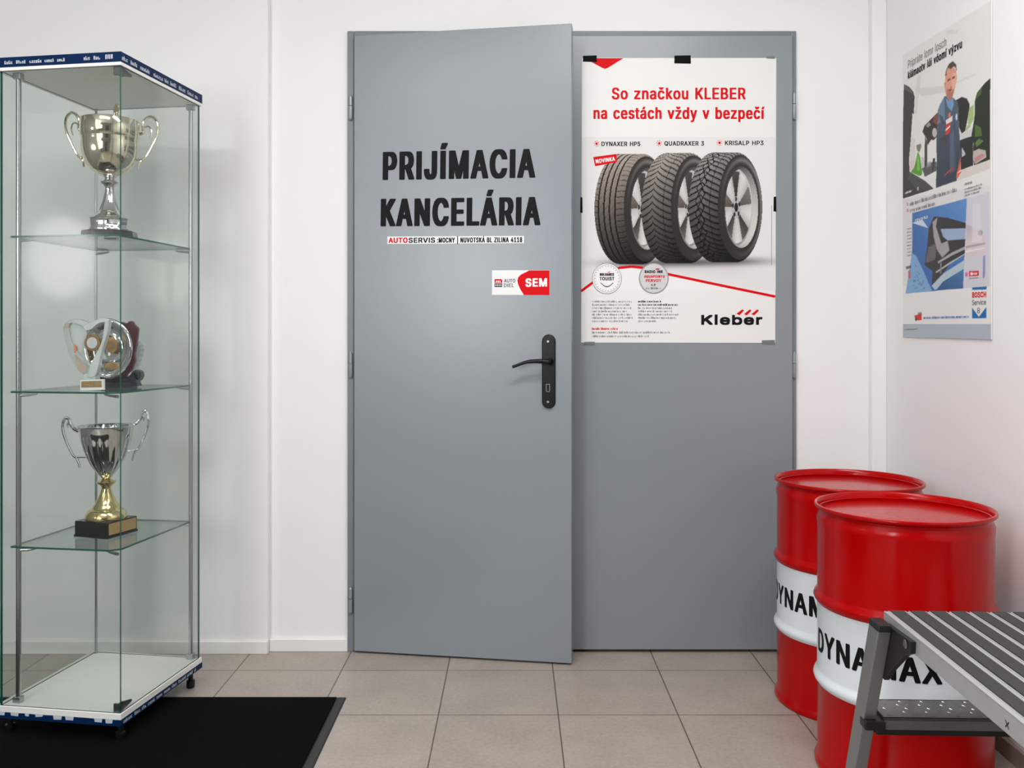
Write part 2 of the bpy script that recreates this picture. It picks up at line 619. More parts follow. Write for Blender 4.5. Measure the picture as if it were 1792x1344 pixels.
def scribble(mb, pl, A, B, T, off=.0006, mi=0, seed=1, weight=.17):   # print too small to read: strokes of word-like rhythm
    w, h = dims(pl, A, B, T)
    r = random.Random(seed)
    x, polys, t = 0, [], weight * h
    while x < w:
        n = r.randint(3, 8)
        for _ in range(n):
            if x > w - h * .3: break
            k = r.random()
            xh = h * (1.0 if k > .82 else .72)
            cw = h * r.uniform(.3, .5)
            polys.append([(x, 0), (x + t, 0), (x + t, xh), (x, xh)])
            yy = r.choice([0, xh - t, .36 * h])
            if k > .3: polys.append([(x, yy), (x + cw, yy), (x + cw, yy + t * .8), (x, yy + t * .8)])
            if k > .55: polys.append([(x + cw - t, 0), (x + cw, 0), (x + cw, .7 * h), (x + cw - t, .7 * h)])
            x += cw + h * .14
        x += h * .32
    print_polys(mb, pl, polys, A, B, T, off, mi)


def flat(mb, pl, pts, off=.0005, mi=0):          # polygon given in photo pixels, laid on a plane
    mb.add([pl.hit(x, y, off) for x, y in pts], [tuple(range(len(pts)))], mi)


def ell(cx, cy, rx, ry, n=36, rot=0):
    return [(cx + rx * math.cos(a) * math.cos(rot) - ry * math.sin(a) * math.sin(rot),
             cy + rx * math.cos(a) * math.sin(rot) + ry * math.sin(a) * math.cos(rot)) for a in (2 * PI * k / n for k in range(n))]


def ring(mb, pl, cx, cy, rx, ry, wid, off=.0006, mi=0, n=40):
    o, i = ell(cx, cy, rx, ry, n), ell(cx, cy, rx - wid, ry - wid, n)
    for k in range(n):
        k2 = (k + 1) % n
        flat(mb, pl, [o[k], o[k2], i[k2], i[k]], off, mi)


def color_grid(name, pos, colors, nu, nv, mat, parent, thick=None):   # printed sheet: grid of points with ink colours
    me = bpy.data.meshes.new(name)
    idx = np.arange(nu * nv).reshape(nv, nu)
    fs = np.stack([idx[:-1, :-1], idx[:-1, 1:], idx[1:, 1:], idx[1:, :-1]], -1).reshape(-1, 4)
    inv = np.array(MATRIX[parent.name].inverted())
    p = pos.reshape(-1, 3) @ inv[:3, :3].T + inv[:3, 3]
    me.from_pydata(p.tolist(), [], fs.tolist())
    a = me.attributes.new('Col', 'FLOAT_COLOR', 'POINT')
    c = np.ones((nu * nv, 4), np.float32)
    s = np.clip(colors.reshape(-1, 3) / 255.0, 0, 1)
    c[:, :3] = np.where(s <= .04045, s / 12.92, ((s + .055) / 1.055) ** 2.4)
    a.data.foreach_set('color', c.ravel())
    me.materials.append(mat)
    me.update()
    o = bpy.data.objects.new(name, me)
    COL.objects.link(o)
    o.parent = parent
    MATRIX[o.name] = MATRIX[parent.name]
    return o


# ------------------------------------------------------------------ materials
M = {
 'wall': pmat('white_wall_paint', rgb(238, 238, 238), .6, bump=.08, bscale=160),
 'ceil': pmat('white_ceiling_paint', rgb(232, 232, 230), .8),
 'skirt': pmat('white_skirting', rgb(233, 231, 230), .35),
 'rskirt': pmat('shaded_skirting', rgb(150, 138, 130), .4),  # brown grey puts the shade on the right skirting into its colour
 'tiles': tile_mat(),
 'door': pmat('grey_door_enamel', rgb(134, 142, 149), .30, spec=.6, bump=.03, bscale=300),
 'frame': pmat('grey_frame_enamel', rgb(118, 126, 132), .4),
 'hinge': pmat('grey_hinge_enamel', rgb(150, 158, 163), .3, metal=.4),
 'wall2': pmat('grey_side_wall', rgb(150, 150, 150), .7),
 'wall3': pmat('grey_front_wall', rgb(135, 136, 138), .7),
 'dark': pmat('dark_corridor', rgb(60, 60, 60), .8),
 'ink': pmat('black_vinyl', rgb(14, 15, 18), .55, spec=.15),
 'white': pmat('white_print', rgb(240, 240, 240), .55, spec=.15),
 'red': pmat('red_print', rgb(216, 0, 14), .55, spec=.15),
 'grey': pmat('grey_print', rgb(120, 120, 122), .4),
 'lgrey': pmat('light_grey_print', rgb(206, 207, 208), .4),
 'blueink': pmat('blue_print', rgb(20, 110, 180), .35),
 'paper': pmat('poster_paper', rgb(232, 231, 230), .4, spec=.35, bump=.06, bscale=18),
 'tape': pmat('black_tape', rgb(6, 6, 7), .6, spec=.1),
 'ctape': pmat('grey_tape', rgb(112, 116, 118), .4),
 'blk': pmat('black_handle_enamel', rgb(10, 11, 13), .28, spec=.3),
 'steel': pmat('brushed_steel', rgb(170, 168, 165), .3, metal=1),
 'chrome': pmat('chrome_plate', rgb(228, 228, 228), .07, metal=1),
 'gold': pmat('gold_plate', rgb(228, 210, 152), .12, metal=1),
 'champ': pmat('champagne_plate', rgb(240, 232, 208), .09, metal=1),
 'tag': pmat('brass_plaque', rgb(196, 160, 108), .4, metal=.25, noise=.2, nscale=300),
 'plinth': pmat('black_marble', rgb(18, 18, 19), .12, spec=.6),
 'plinth2': pmat('dark_brown_marble', rgb(62, 54, 56), .2, noise=.3, nscale=80),
 'alu': pmat('aluminium_tube', rgb(186, 190, 192), .28, metal=1),
 'glass': glass_mat('pane_glass', (.922, .942, .930, 1), .10),
 'sglass': glass_mat('shelf_glass', (.93, .955, .94, 1), .02),
 'gedge': pmat('green_glass_edge', rgb(22, 92, 80), .12, spec=.8),
 'gedge2': pmat('pale_green_glass_edge', rgb(110, 150, 140), .12, spec=.8),
 'board': pmat('white_laminate', rgb(240, 240, 236), .4),
 'navy': pmat('navy_band', rgb(7, 38, 78), .4, spec=.12),
 'bandtext': pmat('pale_band_print', rgb(196, 204, 212), .4),
 'acryl': glass_mat('clear_acrylic', (.86, .88, .88, 1), .05, 1.6, rgb(226, 228, 227), .42),
 'frost': glass_mat('frosted_acrylic', (.8, .82, .82, 1), .15, 1.5, rgb(226, 229, 228), .78),
 'peach': pmat('peach_inlay', rgb(190, 168, 156), .3),
 'orange': pmat('orange_inlay', rgb(232, 130, 92), .3),
 'maroon': pmat('maroon_wood', rgb(98, 40, 38), .3, noise=.15, nscale=60),
 'stone': pmat('dark_green_stone', rgb(40, 50, 48), .25, noise=.25, nscale=70),
 'mat': pmat('black_carpet_pile', rgb(12, 12, 13), .95, spec=.05, noise=.5, nscale=400, bump=1.0, bscale=700),
 'rubber': pmat('black_rubber', rgb(44, 44, 45), .6),
 'dred': pmat('red_drum_enamel', rgb(172, 0, 2), .19, spec=.22),
 'dwhite': pmat('white_drum_enamel', rgb(222, 229, 234), .25, spec=.5),
 'balu': pmat('satin_aluminium', rgb(190, 191, 192), .38, metal=.45, noise=.06, nscale=40),
 'btread': pmat('shaded_tread_aluminium', rgb(128, 128, 130), .3, metal=.75, noise=.15, nscale=60),  # aluminium darkened: the platform's shade over the step is in the colour
 'bleg': pmat('leg_aluminium', rgb(140, 141, 142), .36, metal=.5, noise=.08, nscale=30),
 'grip': pmat('grey_grip_strip', rgb(60, 60, 60), .8, spec=.3, noise=.2, nscale=250),
 'bblk': pmat('black_plastic', rgb(20, 20, 21), .4),
 'print': print_mat('printed_ink'),
 'lampw': emit_mat('lamp_diffuser', (1, .985, .96, 1), 4.0),
 'winw': emit_mat('bright_daylight_pane', (.95, .975, 1, 1), 5.0),
}

# ------------------------------------------------------------------ the setting
WY, RX, XL, YB, CZ = 2.98, 1.225, -2.4, -1.6, 2.65
DX0, DX1, DZ = -0.531, 0.915, 2.037              # door opening


def struct(mb, name, mats, label, cat, **kw):
    return tag(mb.build(name, mats, **kw), label, cat, kind='structure')


struct(MB().box(XL - .1, RX + .1, YB - .1, WY + 1.0, -.1, 0), 'floor', M['tiles'], 'floor of square warm grey ceramic tiles with dark joints', 'floor', smooth=0)
struct(MB().box(XL - .1, RX + .1, YB - .1, WY + 1.0, CZ, CZ + .1), 'ceiling', M['ceil'], 'plain white ceiling above the reception corner', 'ceiling', smooth=0)
b = MB()
b.box(XL, DX0, WY, WY + .13, 0, CZ)
b.box(DX1, RX, WY, WY + .13, 0, CZ)
b.box(DX0, DX1, WY, WY + .13, DZ, CZ)
b.box(XL, -.811, WY - .026, WY, 0, CZ)
struct(b, 'wall_back', M['wall'], 'white painted back wall around the grey double door', 'wall', smooth=0)
struct(MB().box(RX, RX + .1, YB, WY, 0, CZ), 'wall_right', M['wall'], 'white painted right wall that carries the workshop poster', 'wall', smooth=0)
struct(MB().box(XL - .1, XL, YB, WY, 0, CZ), 'wall_left', M['wall2'], 'grey painted left wall outside the view', 'wall', smooth=0)
WX0, WX1, WZ0, WZ1 = -2.1, -1.4, .95, 2.15
b = MB().box(XL, WX0, YB - .1, YB, 0, CZ)
b.box(WX1, RX, YB - .1, YB, 0, CZ)
b.box(WX0, WX1, YB - .1, YB, 0, WZ0).box(WX0, WX1, YB - .1, YB, WZ1, CZ)
struct(b, 'wall_front', M['wall3'], 'grey wall behind the camera', 'wall', smooth=0)
b = MB()
for x0, x1, z0, z1 in ((WX0, WX0 + .04, WZ0, WZ1), (WX1 - .04, WX1, WZ0, WZ1), (WX0 + .04, WX1 - .04, WZ0, WZ0 + .04), (WX0 + .04, WX1 - .04, WZ1 - .04, WZ1)):
    b.box(x0, x1, YB - .06, YB + .01, z0, z1, 0)
b.box(WX0 + .04, WX1 - .04, YB - .04, YB - .035, WZ0 + .04, WZ1 - .04, 1)
struct(b, 'window_1', [M['skirt'], M['winw']], 'daylit window in the wall behind the camera', 'window', smooth=0)
struct(MB().box(-.5, .45, YB, YB + .03, 0, 2.05), 'reflected_panel', pmat('dark_brown_panel', rgb(38, 34, 32), .4), 'dark panel added behind the camera for the chrome reflections', 'door', smooth=0)  # unseen panel, added to give the chrome cups dark bands
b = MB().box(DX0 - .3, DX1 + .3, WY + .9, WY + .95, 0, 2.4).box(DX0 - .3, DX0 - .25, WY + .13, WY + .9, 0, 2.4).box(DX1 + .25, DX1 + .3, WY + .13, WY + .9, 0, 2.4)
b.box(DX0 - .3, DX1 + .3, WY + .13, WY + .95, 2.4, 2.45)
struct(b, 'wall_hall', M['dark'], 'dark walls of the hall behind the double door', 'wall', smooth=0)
b = MB().box(XL, -.811, WY - .036, WY - .026, 0, .041).box(-.811, -.552, WY - .012, WY, 0, .041)
struct(b, 'baseboard_back', M['skirt'], 'low white skirting left of the grey double door', 'baseboard', smooth=0, bevel=.002)
struct(MB().box(.933, 1.174, WY - .012, WY, 0, .041), 'baseboard_corner', M['skirt'], 'short white skirting between the door frame and the corner', 'baseboard', smooth=0, bevel=.002)
struct(MB().box(RX - .012, RX, YB, WY - .03, 0, .045), 'baseboard_right', M['rskirt'], 'low skirting along the right wall, its shade painted in as brown grey', 'baseboard', smooth=0, bevel=.002)
struct(MB().box(1.176, RX, 2.948, WY, 0, CZ), 'trim_1', M['wall'], 'narrow white boxed strip up the right corner', 'trim', smooth=0, bevel=.004)
b = MB()                                         # steel door frame
fo, fi, fz = WY - .012, WY + .06, 2.054
b.box(-.552, DX0, fo, fi, 0, fz).box(DX1, .933, fo, fi, 0, fz).box(DX0, DX1, fo, fi, DZ, fz)
b.box(DX0, DX0 + .012, fo + .055, fi, 0, DZ).box(DX1 - .012, DX1, fo + .055, fi, 0, DZ).box(DX0, DX1, fo + .055, fi, DZ - .012, DZ)
struct(b, 'trim_2', M['frame'], 'grey steel frame around the double door', 'trim', smooth=0, bevel=.002)


def hinge_bm(x, y, z0, z1):
    m = MB()
    zm = z0 + (z1 - z0) * .57
    r = .0066
    m.lathe([(.003, z0 - .004), (r - .001, z0), (r, z0 + .002), (r, zm - .001)], (x, y), 16)
    m.lathe([(r - .0008, zm + .001), (r - .0008, z1 - .002), (.004, z1), (.002, z1 + .005)], (x, y), 16)
    return m


# left leaf, standing slightly open towards the room
hx, hy = -0.529, 2.957
ang = math.atan2(2.842 - hy, .182 - hx)
LW = math.hypot(2.842 - hy, .182 - hx)
d1 = MB().box(0, LW, 0, .040, .006, 2.035).build('door_1', M['door'], smooth=0, bevel=.0025)
d1.location = (hx, hy, 0)
d1.rotation_euler = (0, 0, ang)
MATRIX[d1.name] = Matrix.Translation((hx, hy, 0)) @ Matrix.Rotation(ang, 4, 'Z')
tag(d1, 'left grey steel door leaf standing ajar with black lettering and lever handle', 'door', kind='structure')
PL1 = Plane((hx, hy, 1), MATRIX[d1.name].to_3x3() @ Vector((0, -1, 0)))
for y0, y1 in ((208, 168), (660, 618), (1072, 1030)):
    z0, z1 = at(0, y0, 2.96).z, at(0, y1, 2.96).z
    hinge_bm(-.5405, fo - .0055, z0, z1).build('hinge', M['hinge'], d1, world=True)
b = MB()
letter(b, PL1, 'PRIJÍMACIA', (669.5, 315.3), (937, 311), (669.5, 266), weight=.205)
letter(b, PL1, 'KANCELÁRIA', (666, 396.3), (946, 394.2), (666, 348), weight=.205)
b.build('lettering', M['ink'], d1, world=True, smooth=0)

# lever handle on its long plate
plate_c = PL1.hit(960.5, 650)
lm = MATRIX[d1.name].inverted()
pc = lm @ plate_c
ph, pw = .1185, .0225
outline = []
for k in range(17):
    a = PI * k / 16
    outline.append((math.cos(a) * pw, ph - pw + math.sin(a) * pw))
for k in range(17):
    a = PI + PI * k / 16
    outline.append((math.cos(a) * pw, -ph + pw + math.sin(a) * pw))
b = MB().prism(outline, lambda p: (pc.x + p[0], 0, pc.z + p[1]), lambda p: (pc.x + p[0] * .9, -.009, pc.z + p[1] * .985))
hp = b.build('handle_plate', M['blk'], d1, smooth=40, bevel=.002)
hl = lm @ PL1.hit(961, 632)
tip = lm @ PL1.hit(899, 641)
b = MB()
b.tube([(hl.x, -.008, hl.z), (hl.x, -.020, hl.z)], .0125, 24)
b.tube([(hl.x, -.018, hl.z), (hl.x, -.046, hl.z)], .0095, 20)
path = spline([(hl.x + .004, -.046, hl.z - .001), (hl.x - .03, -.049, hl.z + .001), (hl.x - .065, -.050, hl.z - .002), (tip.x + .012, -.050, tip.z + .002), (tip.x + .004, -.050, tip.z)], 6)
n = len(path)
b.tube(path, [.0105 - .0045 * min(1, i / n * 1.6) for i in range(n)], 14, flat=.8)
b.build('lever', M['blk'], hp)
for py in (597.5, 703):
    s = lm @ PL1.hit(959.5, py)
    MB().tube([(s.x, -.008, s.z), (s.x, -.0098, s.z)], .0036, 14).build('screw', M['steel'], hp)
s = lm @ PL1.hit(959.5, 678)
kh = MB()
for x0, x1, z0, z1 in ((-.006, -.0048, -.012, .011), (.0048, .006, -.012, .011), (-.006, .006, .010, .0112), (-.004, .004, -.0135, -.0122)):
    kh.box(s.x + x0, s.x + x1, -.0098, -.008, s.z + z0, s.z + z1)
kh.build('keyhole_rim', M['steel'], hp, smooth=0)

# right leaf, closed
d2 = MB().box(.165, .918, WY - .022, WY + .025, .010, 2.036).build('door_2', M['door'], smooth=0, bevel=.0025)
tag(d2, 'right grey steel door leaf, closed, with the tyre poster taped on', 'door', kind='structure')
PY = WY - .022
for y0, y1 in ((207, 163), (660, 618)):
    hinge_bm(.9245, fo - .0055, at(0, y0, 2.96).z, at(0, y1, 2.96).z).build('hinge', M['hinge'], d2)

# ------------------------------------------------------------------ stickers on the left leaf
nrm = PL1.n
st = thing('address_strip', PL1.hit(797, 420), 0, 'narrow white strip with red and black company address under the door lettering', 'sign')
b = MB()
q = [(678, 427), (917, 425.5), (917, 413), (678, 414)]
b.hexa([PL1.hit(x, y, .0002) for x, y in q], [PL1.hit(x, y, .0007) for x, y in q])
b.build('sheet', M['white'], st, world=True, smooth=0)
b = MB()
letter(b, PL1, 'AUTO', (680, 425.3), (713.5, 425), (680, 416), .0010, .24)
b.build('red_lettering', M['red'], st, world=True, smooth=0)
b = MB()
letter(b, PL1, 'SERVIS', (715, 425), (761.5, 424.8), (715, 416), .0010, .24)
letter(b, PL1, ':MOCNY | NUVOTSKÁ BL ZILINA 4118', (765, 424.7), (914, 424), (765, 416), .0010, .2)
b.build('black_lettering', M['ink'], st, world=True, smooth=0)

st = thing('sticker', PL1.hit(911, 495), 0, 'white and red sticker with shop logo above the door handle', 'sticker')
b = MB()
q = [(861, 516), (961.5, 516.5), (961.5, 473), (861, 473)]
b.hexa([PL1.hit(x, y, .0002) for x, y in q], [PL1.hit(x, y, .0009) for x, y in q])
b.build('sheet', M['white'], st, world=True, smooth=0, bevel=.0004)
b = MB()
arc = [(917, 516.2), (911, 507), (906.5, 497), (905.5, 491), (907, 485), (912, 480.5), (926, 473.3)]
flat(b, PL1, arc + [(961.5, 473.2), (961.5, 516.3)], .0011)
flat(b, PL1, [(865.5, 488.5), (877.5, 488.5), (879, 490), (879, 495), (865.5, 495)], .0011)
b.build('red_field', M['red'], st, world=True, smooth=0)
b = MB()
letter(b, PL1, 'SEM', (919.5, 502), (957.5, 501.5), (919.5, 487.3), .0014, .25)
b.build('white_lettering', M['white'], st, world=True, smooth=0)
b = MB()
for k in range(3): flat(b, PL1, [(868 + k * 3, 494), (870 + k * 3, 494), (870 + k * 3, 491), (868 + k * 3, 491)], .0014)
for k in range(4): flat(b, PL1, [(867 + k * 3, 500.5), (868.6 + k * 3, 500.5), (868.6 + k * 3, 497.6), (867 + k * 3, 497.6)], .0014)
b.build('emblem_marks', M['white'], st, world=True, smooth=0)
b = MB()
flat(b, PL1, [(865.5, 502.3), (879, 502.3), (879, 496), (865.5, 496)], .0011)
letter(b, PL1, 'AUTO', (882, 494.6), (902, 494.5), (882, 488.3), .0011, .17)
letter(b, PL1, 'DIEL', (882, 502.6), (899.5, 502.5), (882, 496.2), .0011, .17)
b.build('black_lettering', M['ink'], st, world=True, smooth=0)

# ------------------------------------------------------------------ tyre poster taped to the right leaf
PL2 = Plane((0, PY - .0008, 0), (0, -1, 0))
po = thing('poster', PL2.hit(1187, 600), 0, 'large white tyre advertising poster taped to the right door leaf', 'poster')
b = MB()
TL, TR, BR, BL = (1018.5, 101.5), (1358.5, 101.5), (1356.5, 600), (1017, 599.5)
q = [BL, BR, TR, TL]
b.hexa([PL2.hit(x, y, -.0003) for x, y in q], [PL2.hit(x, y, .0004) for x, y in q])
b.build('sheet', M['paper'], po, world=True, smooth=0)
# pale grey picture ground with a soft edge and the tyres, as ink colours
gx0, gx1, gy0, gy1 = 1018.5, 1357.5, 240, 508
gnu, gnv = 400, 316
U, V = np.meshgrid(np.linspace(gx0, gx1, gnu), np.linspace(gy1, gy0, gnv))
img = np.zeros((gnv, gnu, 3))
img[:] = (226, 224, 224)
shade = np.exp(-((V - 466) / 22.0) ** 2) * np.clip((1340 - U) / 60, 0, 1) * np.clip((U - 1040) / 40, 0, 1)
img -= shade[..., None] * 12


def tyre(cxc, cyc, bb, style, tone):
    sx, ox, oy = 0.17857, 1025.0, 250.0
    X0, Y0, Bp = ox + cxc * sx, oy + cyc * sx, bb * sx
    u, v = (U - X0) / Bp, -(V - Y0) / Bp
    cph = .42
    sph = math.sqrt(1 - cph * cph)
    w, rim = .64, .70
    sd = w / 2 - .10
    u = u + w / 2 * sph                          # origin at the tyre centre, face centre at (X0, Y0)
    hit = np.zeros(u.shape, bool)
    S, RHO, TH = np.zeros_like(u), np.zeros_like(u), np.zeros_like(u)
    for z in np.linspace(1.3, -1.3, 260):
        s = u * sph + z * cph
        m = u * cph - z * sph
        rho = np.sqrt(m * m + v * v)
        rout = 1 - .09 * np.clip((np.abs(s) / (w / 2) - .72) / .28, 0, 1) ** 2
        ins = (np.abs(s) <= w / 2) & (rho <= rout) & ((rho >= rim) | (s <= sd))
        new = ins & ~hit
        S[new], RHO[new], TH[new] = s[new], rho[new], np.arctan2(v, m)[new]
        hit |= ins
    qn = (S + w / 2) / w
    th = TH + PI                                 # the tread in view faces away from the face centre
    th = (th + PI) % (2 * PI) - PI
    # light from the upper left
    lt = .60 + .50 * np.clip(np.sin(TH) * .9 + .2, -1, 1) - .25 * np.clip(qn - .55, 0, 1)
    col = np.zeros(u.shape + (3,))
    tread = np.array(tone)
    g = np.ones_like(u)
    K = {1: 38, 2: 50, 3: 52}[style]
    fr = lambda p: np.abs((p % 1) - .5) * 2
    if style == 1:
        for q0 in (.19, .36, .53, .70): g *= np.where(np.abs(qn - q0) < .022, .12, 1)
        g *= np.where((qn > .74) & (fr(TH * K / (2 * PI) * 1.5 + qn * .6) > .86), .45, 1)
        g *= np.where((qn < .17) & (fr(TH * K / (2 * PI) * 1.5 - qn) > .84), .5, 1)
        g *= np.where((qn > .2) & (qn < .7) & (fr(TH * K / (2 * PI) + qn * 5) > .93), .68, 1)
    elif style == 2:
        dq = np.abs(qn - .40)
        ph = TH * K / (2 * PI) - 2.6 * dq ** .6
        g *= np.where(fr(ph) > .78, .2, 1)
        g *= np.where((fr(ph * 2 + .5) > .85) & (dq > .12), .7, 1)
        g *= np.where(np.abs(qn - .74) < .008, .35, 1)
    else:
        dq = np.abs(qn - .42)
        ph = TH * K / (2 * PI) - 2.4 * dq ** .65
        g *= np.where(fr(ph) > .75, .14, 1)
        ph2 = TH * K / (2 * PI) * .5 + 5.5 * qn
        ph3 = TH * K / (2 * PI) * .5 - 5.5 * qn
        mid = dq < .15
        g *= np.where(mid & ((fr(ph2) > .82) | (fr(ph3) > .82)), .16, 1)
        g *= np.where((dq > .16) & (fr(ph * 2 + .4) > .84), .6, 1)
        g *= np.where(np.abs(qn - .72) < .010, .4, 1)
    col[:] = tread * (lt * g)[..., None]
    side = hit & (qn > .86) & (RHO < .955)
    band = .32 + .50 * np.exp(-((RHO - .86) / .05) ** 2) * (.5 + .5 * np.sin(TH + .9)) + .12 * (RHO < .75)
    col[side] = (np.array((150, 146, 142)) * band[..., None])[side]
    barrel = hit & (RHO < .735) & (qn > .80)
    col[barrel] = (np.array((205, 202, 198)) * (.62 + .38 * np.sin(TH + 2.2))[..., None])[barrel]
    disc = hit & (RHO < rim) & (S <= sd + .012)
    a5 = np.arctan2(np.sin(TH), np.cos(TH))
    spoke = np.cos(5 * (a5 + PI / 2 - .05))
    wid = .05 + .5 * np.clip(.55 - RHO, 0, 1)
    sp = spoke > -.2 - wid
    sil = np.array((214, 212, 210)) * (.86 + .14 * np.cos(TH * 5 + 1.0) * np.clip(RHO * 1.5, 0, 1))[..., None]
    drk = np.array((92, 86, 82)) * (.65 + .6 * RHO + .25 * np.sin(TH * 3))[..., None]
    dc = np.where(sp[..., None], sil, drk)
    dc = np.where((RHO > .655)[..., None], np.array((196, 194, 192)) * (.8 + .2 * np.sin(TH + 1))[..., None], dc)
    dc = np.where((RHO < .20)[..., None], np.array((176, 174, 172)), dc)
    for k in range(5):
        aa = k * 2 * PI / 5 + .4
        dd = np.hypot(RHO * np.cos(TH) - .15 * math.cos(aa), RHO * np.sin(TH) - .15 * math.sin(aa))
        dc = np.where((dd < .045)[..., None], np.array((48, 46, 45)), dc)
    dc = np.where((RHO < .085)[..., None], np.array((34, 33, 33)), dc)
    col[disc] = dc[disc]
    # contact shadow printed under the tyre, then the tyre
    es = np.exp(-(((U - X0 + 14) / 62) ** 2 + ((V - (Y0 + Bp * .985)) / 7) ** 2))
    img[:] = img * (1 - .45 * es * (~hit))[..., None]
    img[hit] = np.clip(col, 14, 240)[hit]


tyre(605, 648, 540, 1, (154, 143, 134))
tyre(1065, 640, 540, 2, (146, 139, 133))
tyre(1525, 632, 538, 3, (134, 131, 128))
# white field below the red curve
curve = [(1017, 509.5), (1038, 494), (1056, 483), (1074, 472), (1085, 468.5), (1105, 466.5), (1124, 468.5), (1146, 474.5), (1172, 480.5), (1250, 497), (1356.5, 519)]
cxs, cys = [p[0] for p in curve], [p[1] for p in curve]
below = V > np.interp(U, cxs, cys)
img[below & (V > 466)] = (235, 235, 235)
ps = np.stack([(U - CX) / F * (PY - .0014), np.full_like(U, PY - .0014), H - (V - CY) / F * (PY - .0014)], -1)
color_grid('tyre_picture', ps, img, gnu, gnv, M['print'], po)
for s_, x0_, x1_, yb_, yt_ in (('So značkou KLEBER', 1070.5, 1305, 174, 153.5), ('na cestách vždy v bezpečí', 1038.5, 1338, 208.3, 187.6)):
    b = MB()
    letter(b, PL2, s_, (x0_, yb_), (x1_, yb_), (x0_, yt_), weight=.2)
    b.build('headline', M['red'], po, world=True, smooth=0)
for s_, x0_, x1_, yb_ in (('DYNAXER HP5', 1052.5, 1120.5, 255.8), ('QUADRAXER 3', 1162.5, 1232, 255), ('KRISALP HP3', 1268.5, 1336, 254.2)):
    b = MB()
    letter(b, PL2, s_, (x0_, yb_), (x1_, yb_), (x0_, yb_ - 7.8), .0012, .2)
    b.build('caption', M['ink'], po, world=True, smooth=0)
for cx, cy in ((1044, 251.5), (1153.5, 251), (1259, 250)):
    b = MB()
    flat(b, PL2, ell(cx, cy, 2.2, 2.4, 16), .0012)
    for k in range(8):
        a = k * PI / 4 + .2
        flat(b, PL2, ell(cx + 4.2 * math.cos(a), cy + 4.6 * math.sin(a), .9, .7, 8), .0012)
    b.build('sun_mark', M['red'], po, world=True, smooth=0)
b = MB()
for p, r in zip(curve, curve[1:]):               # the red curve
    L = math.hypot(r[0] - p[0], r[1] - p[1])
    nx, ny = -(r[1] - p[1]) / L * 2.2, (r[0] - p[0]) / L * 2.2
    flat(b, PL2, [(p[0] + nx, p[1] + ny), (r[0] + nx, r[1] + ny), (r[0] - nx, r[1] - ny), (p[0] - nx, p[1] - ny)], .0012)
b.build('red_curve', M['red'], po, world=True, smooth=0)
b = MB()
flat(b, PL2, [(1023, 102), (1091, 102), (1063.5, 119), (1059, 120.5), (1054, 119)], .0008)
b.build('corner_pennant', M['red'], po, world=True, smooth=0)
b = MB()
flat(b, PL2, [(1038, 275), (1078.5, 269.5), (1079.8, 283.5), (1041.5, 291)], .0012)
b.build('stamp', M['red'], po, world=True, smooth=0)
b = MB()
for k in range(3):
    x = 1288.5 + k * 13
    flat(b, PL2, [(x, 549 + (1 if k else 0)), (x + 10.5, 541.3), (x + 13.5, 543.5), (x + 5.5, 551.8)], .0012)
b.build('logo_flame', M['red'], po, world=True, smooth=0)
b = MB()
letter(b, PL2, 'NOVINKA', (1043, 286.3), (1076.5, 281.2), (1042.5, 279.3), .0016, .2)
b.build('stamp_lettering', M['white'], po, world=True, smooth=0)
b = MB()
letter(b, PL2, 'Kleber', (1227, 568.5), (1334, 568.5), (1227, 551), .0012, .30)
b.build('logo_lettering', M['ink'], po, world=True, smooth=0)
for cx, cy, fill in ((1062, 487.5, 'white'), (1144, 487, 'lgrey')):
    b = MB()
    flat(b, PL2, ell(cx, cy, 26, 27, 44), .0015, 0)
    ring(b, PL2, cx, cy, 26, 27, .8, .0018, 1)
    if fill == 'white': ring(b, PL2, cx, cy, 23.2, 24.2, .5, .0018, 1)
    else: ring(b, PL2, cx, cy, 24.6, 25.6, .5, .0018, 1)
    if fill == 'white':
        letter(b, PL2, 'BULHAREX', (1049.5, 482.8), (1074.5, 482.8), (1049.5, 478), .0018, .3, 2)
        letter(b, PL2, 'TOUIST', (1049, 490.8), (1075, 490.8), (1049, 484.7), .0018, .24, 2)
        pa = [(1051 + k * 2.2, 494 + 7 * math.sin(PI * k / 10)) for k in range(11)]
        for p, r in zip(pa, pa[1:]): flat(b, PL2, [p, r, (r[0], r[1] + 1.6), (p[0], p[1] + 1.6)], .0018, 2)
        flat(b, PL2, [(1062, 477), (1067, 475.2), (1069, 475.6), (1065, 477.4)], .0018, 3)
        for k in range(26):
            a = 2 * PI * k / 26
            flat(b, PL2, ell(cx + 20.6 * math.cos(a), cy + 21.6 * math.sin(a), .8, .8, 6), .0018, 1)
    else:
        letter(b, PL2, 'RADIO INK', (1128, 478), (1160, 478), (1128, 473), .0018, .28, 2)
        letter(b, PL2, 'AQUAPOINTU', (1127, 486.2), (1163, 486.2), (1127, 481.5), .0018, .26, 3)
        letter(b, PL2, 'PERVOT', (1130, 493.6), (1157, 493.6), (1130, 488.6), .0018, .26, 3)
        letter(b, PL2, '4.8', (1139, 500.3), (1147, 500.3), (1139, 496.5), .0018, .22, 2)
        scribble(b, PL2, (1130, 506.2), (1157, 506.2), (1130, 502.6), .0018, 2, 4)
        flat(b, PL2, [(1146, 472), (1148, 469.8), (1155, 470), (1153, 472.3)], .0018, 3)
    b.build('round_badge', [M[fill], M['grey'], M['ink'], M['red']], po, world=True, smooth=0)
b = MB()
for k in range(7):
    y = 529.3 + k * 5.72
    scribble(b, PL2, (1036, y), (1036 + (71, 68, 69, 62, 70, 71, 63)[k], y), (1036, y - 3.8), .0010, 0, 10 + k)
    scribble(b, PL2, (1116.5, y), (1116.5 + (40, 71, 60, 60, 71, 66, 34)[k], y), (1116.5, y - 3.8), .0010, 1 if k < 2 else 0, 30 + k, .26 if k < 2 else .17)
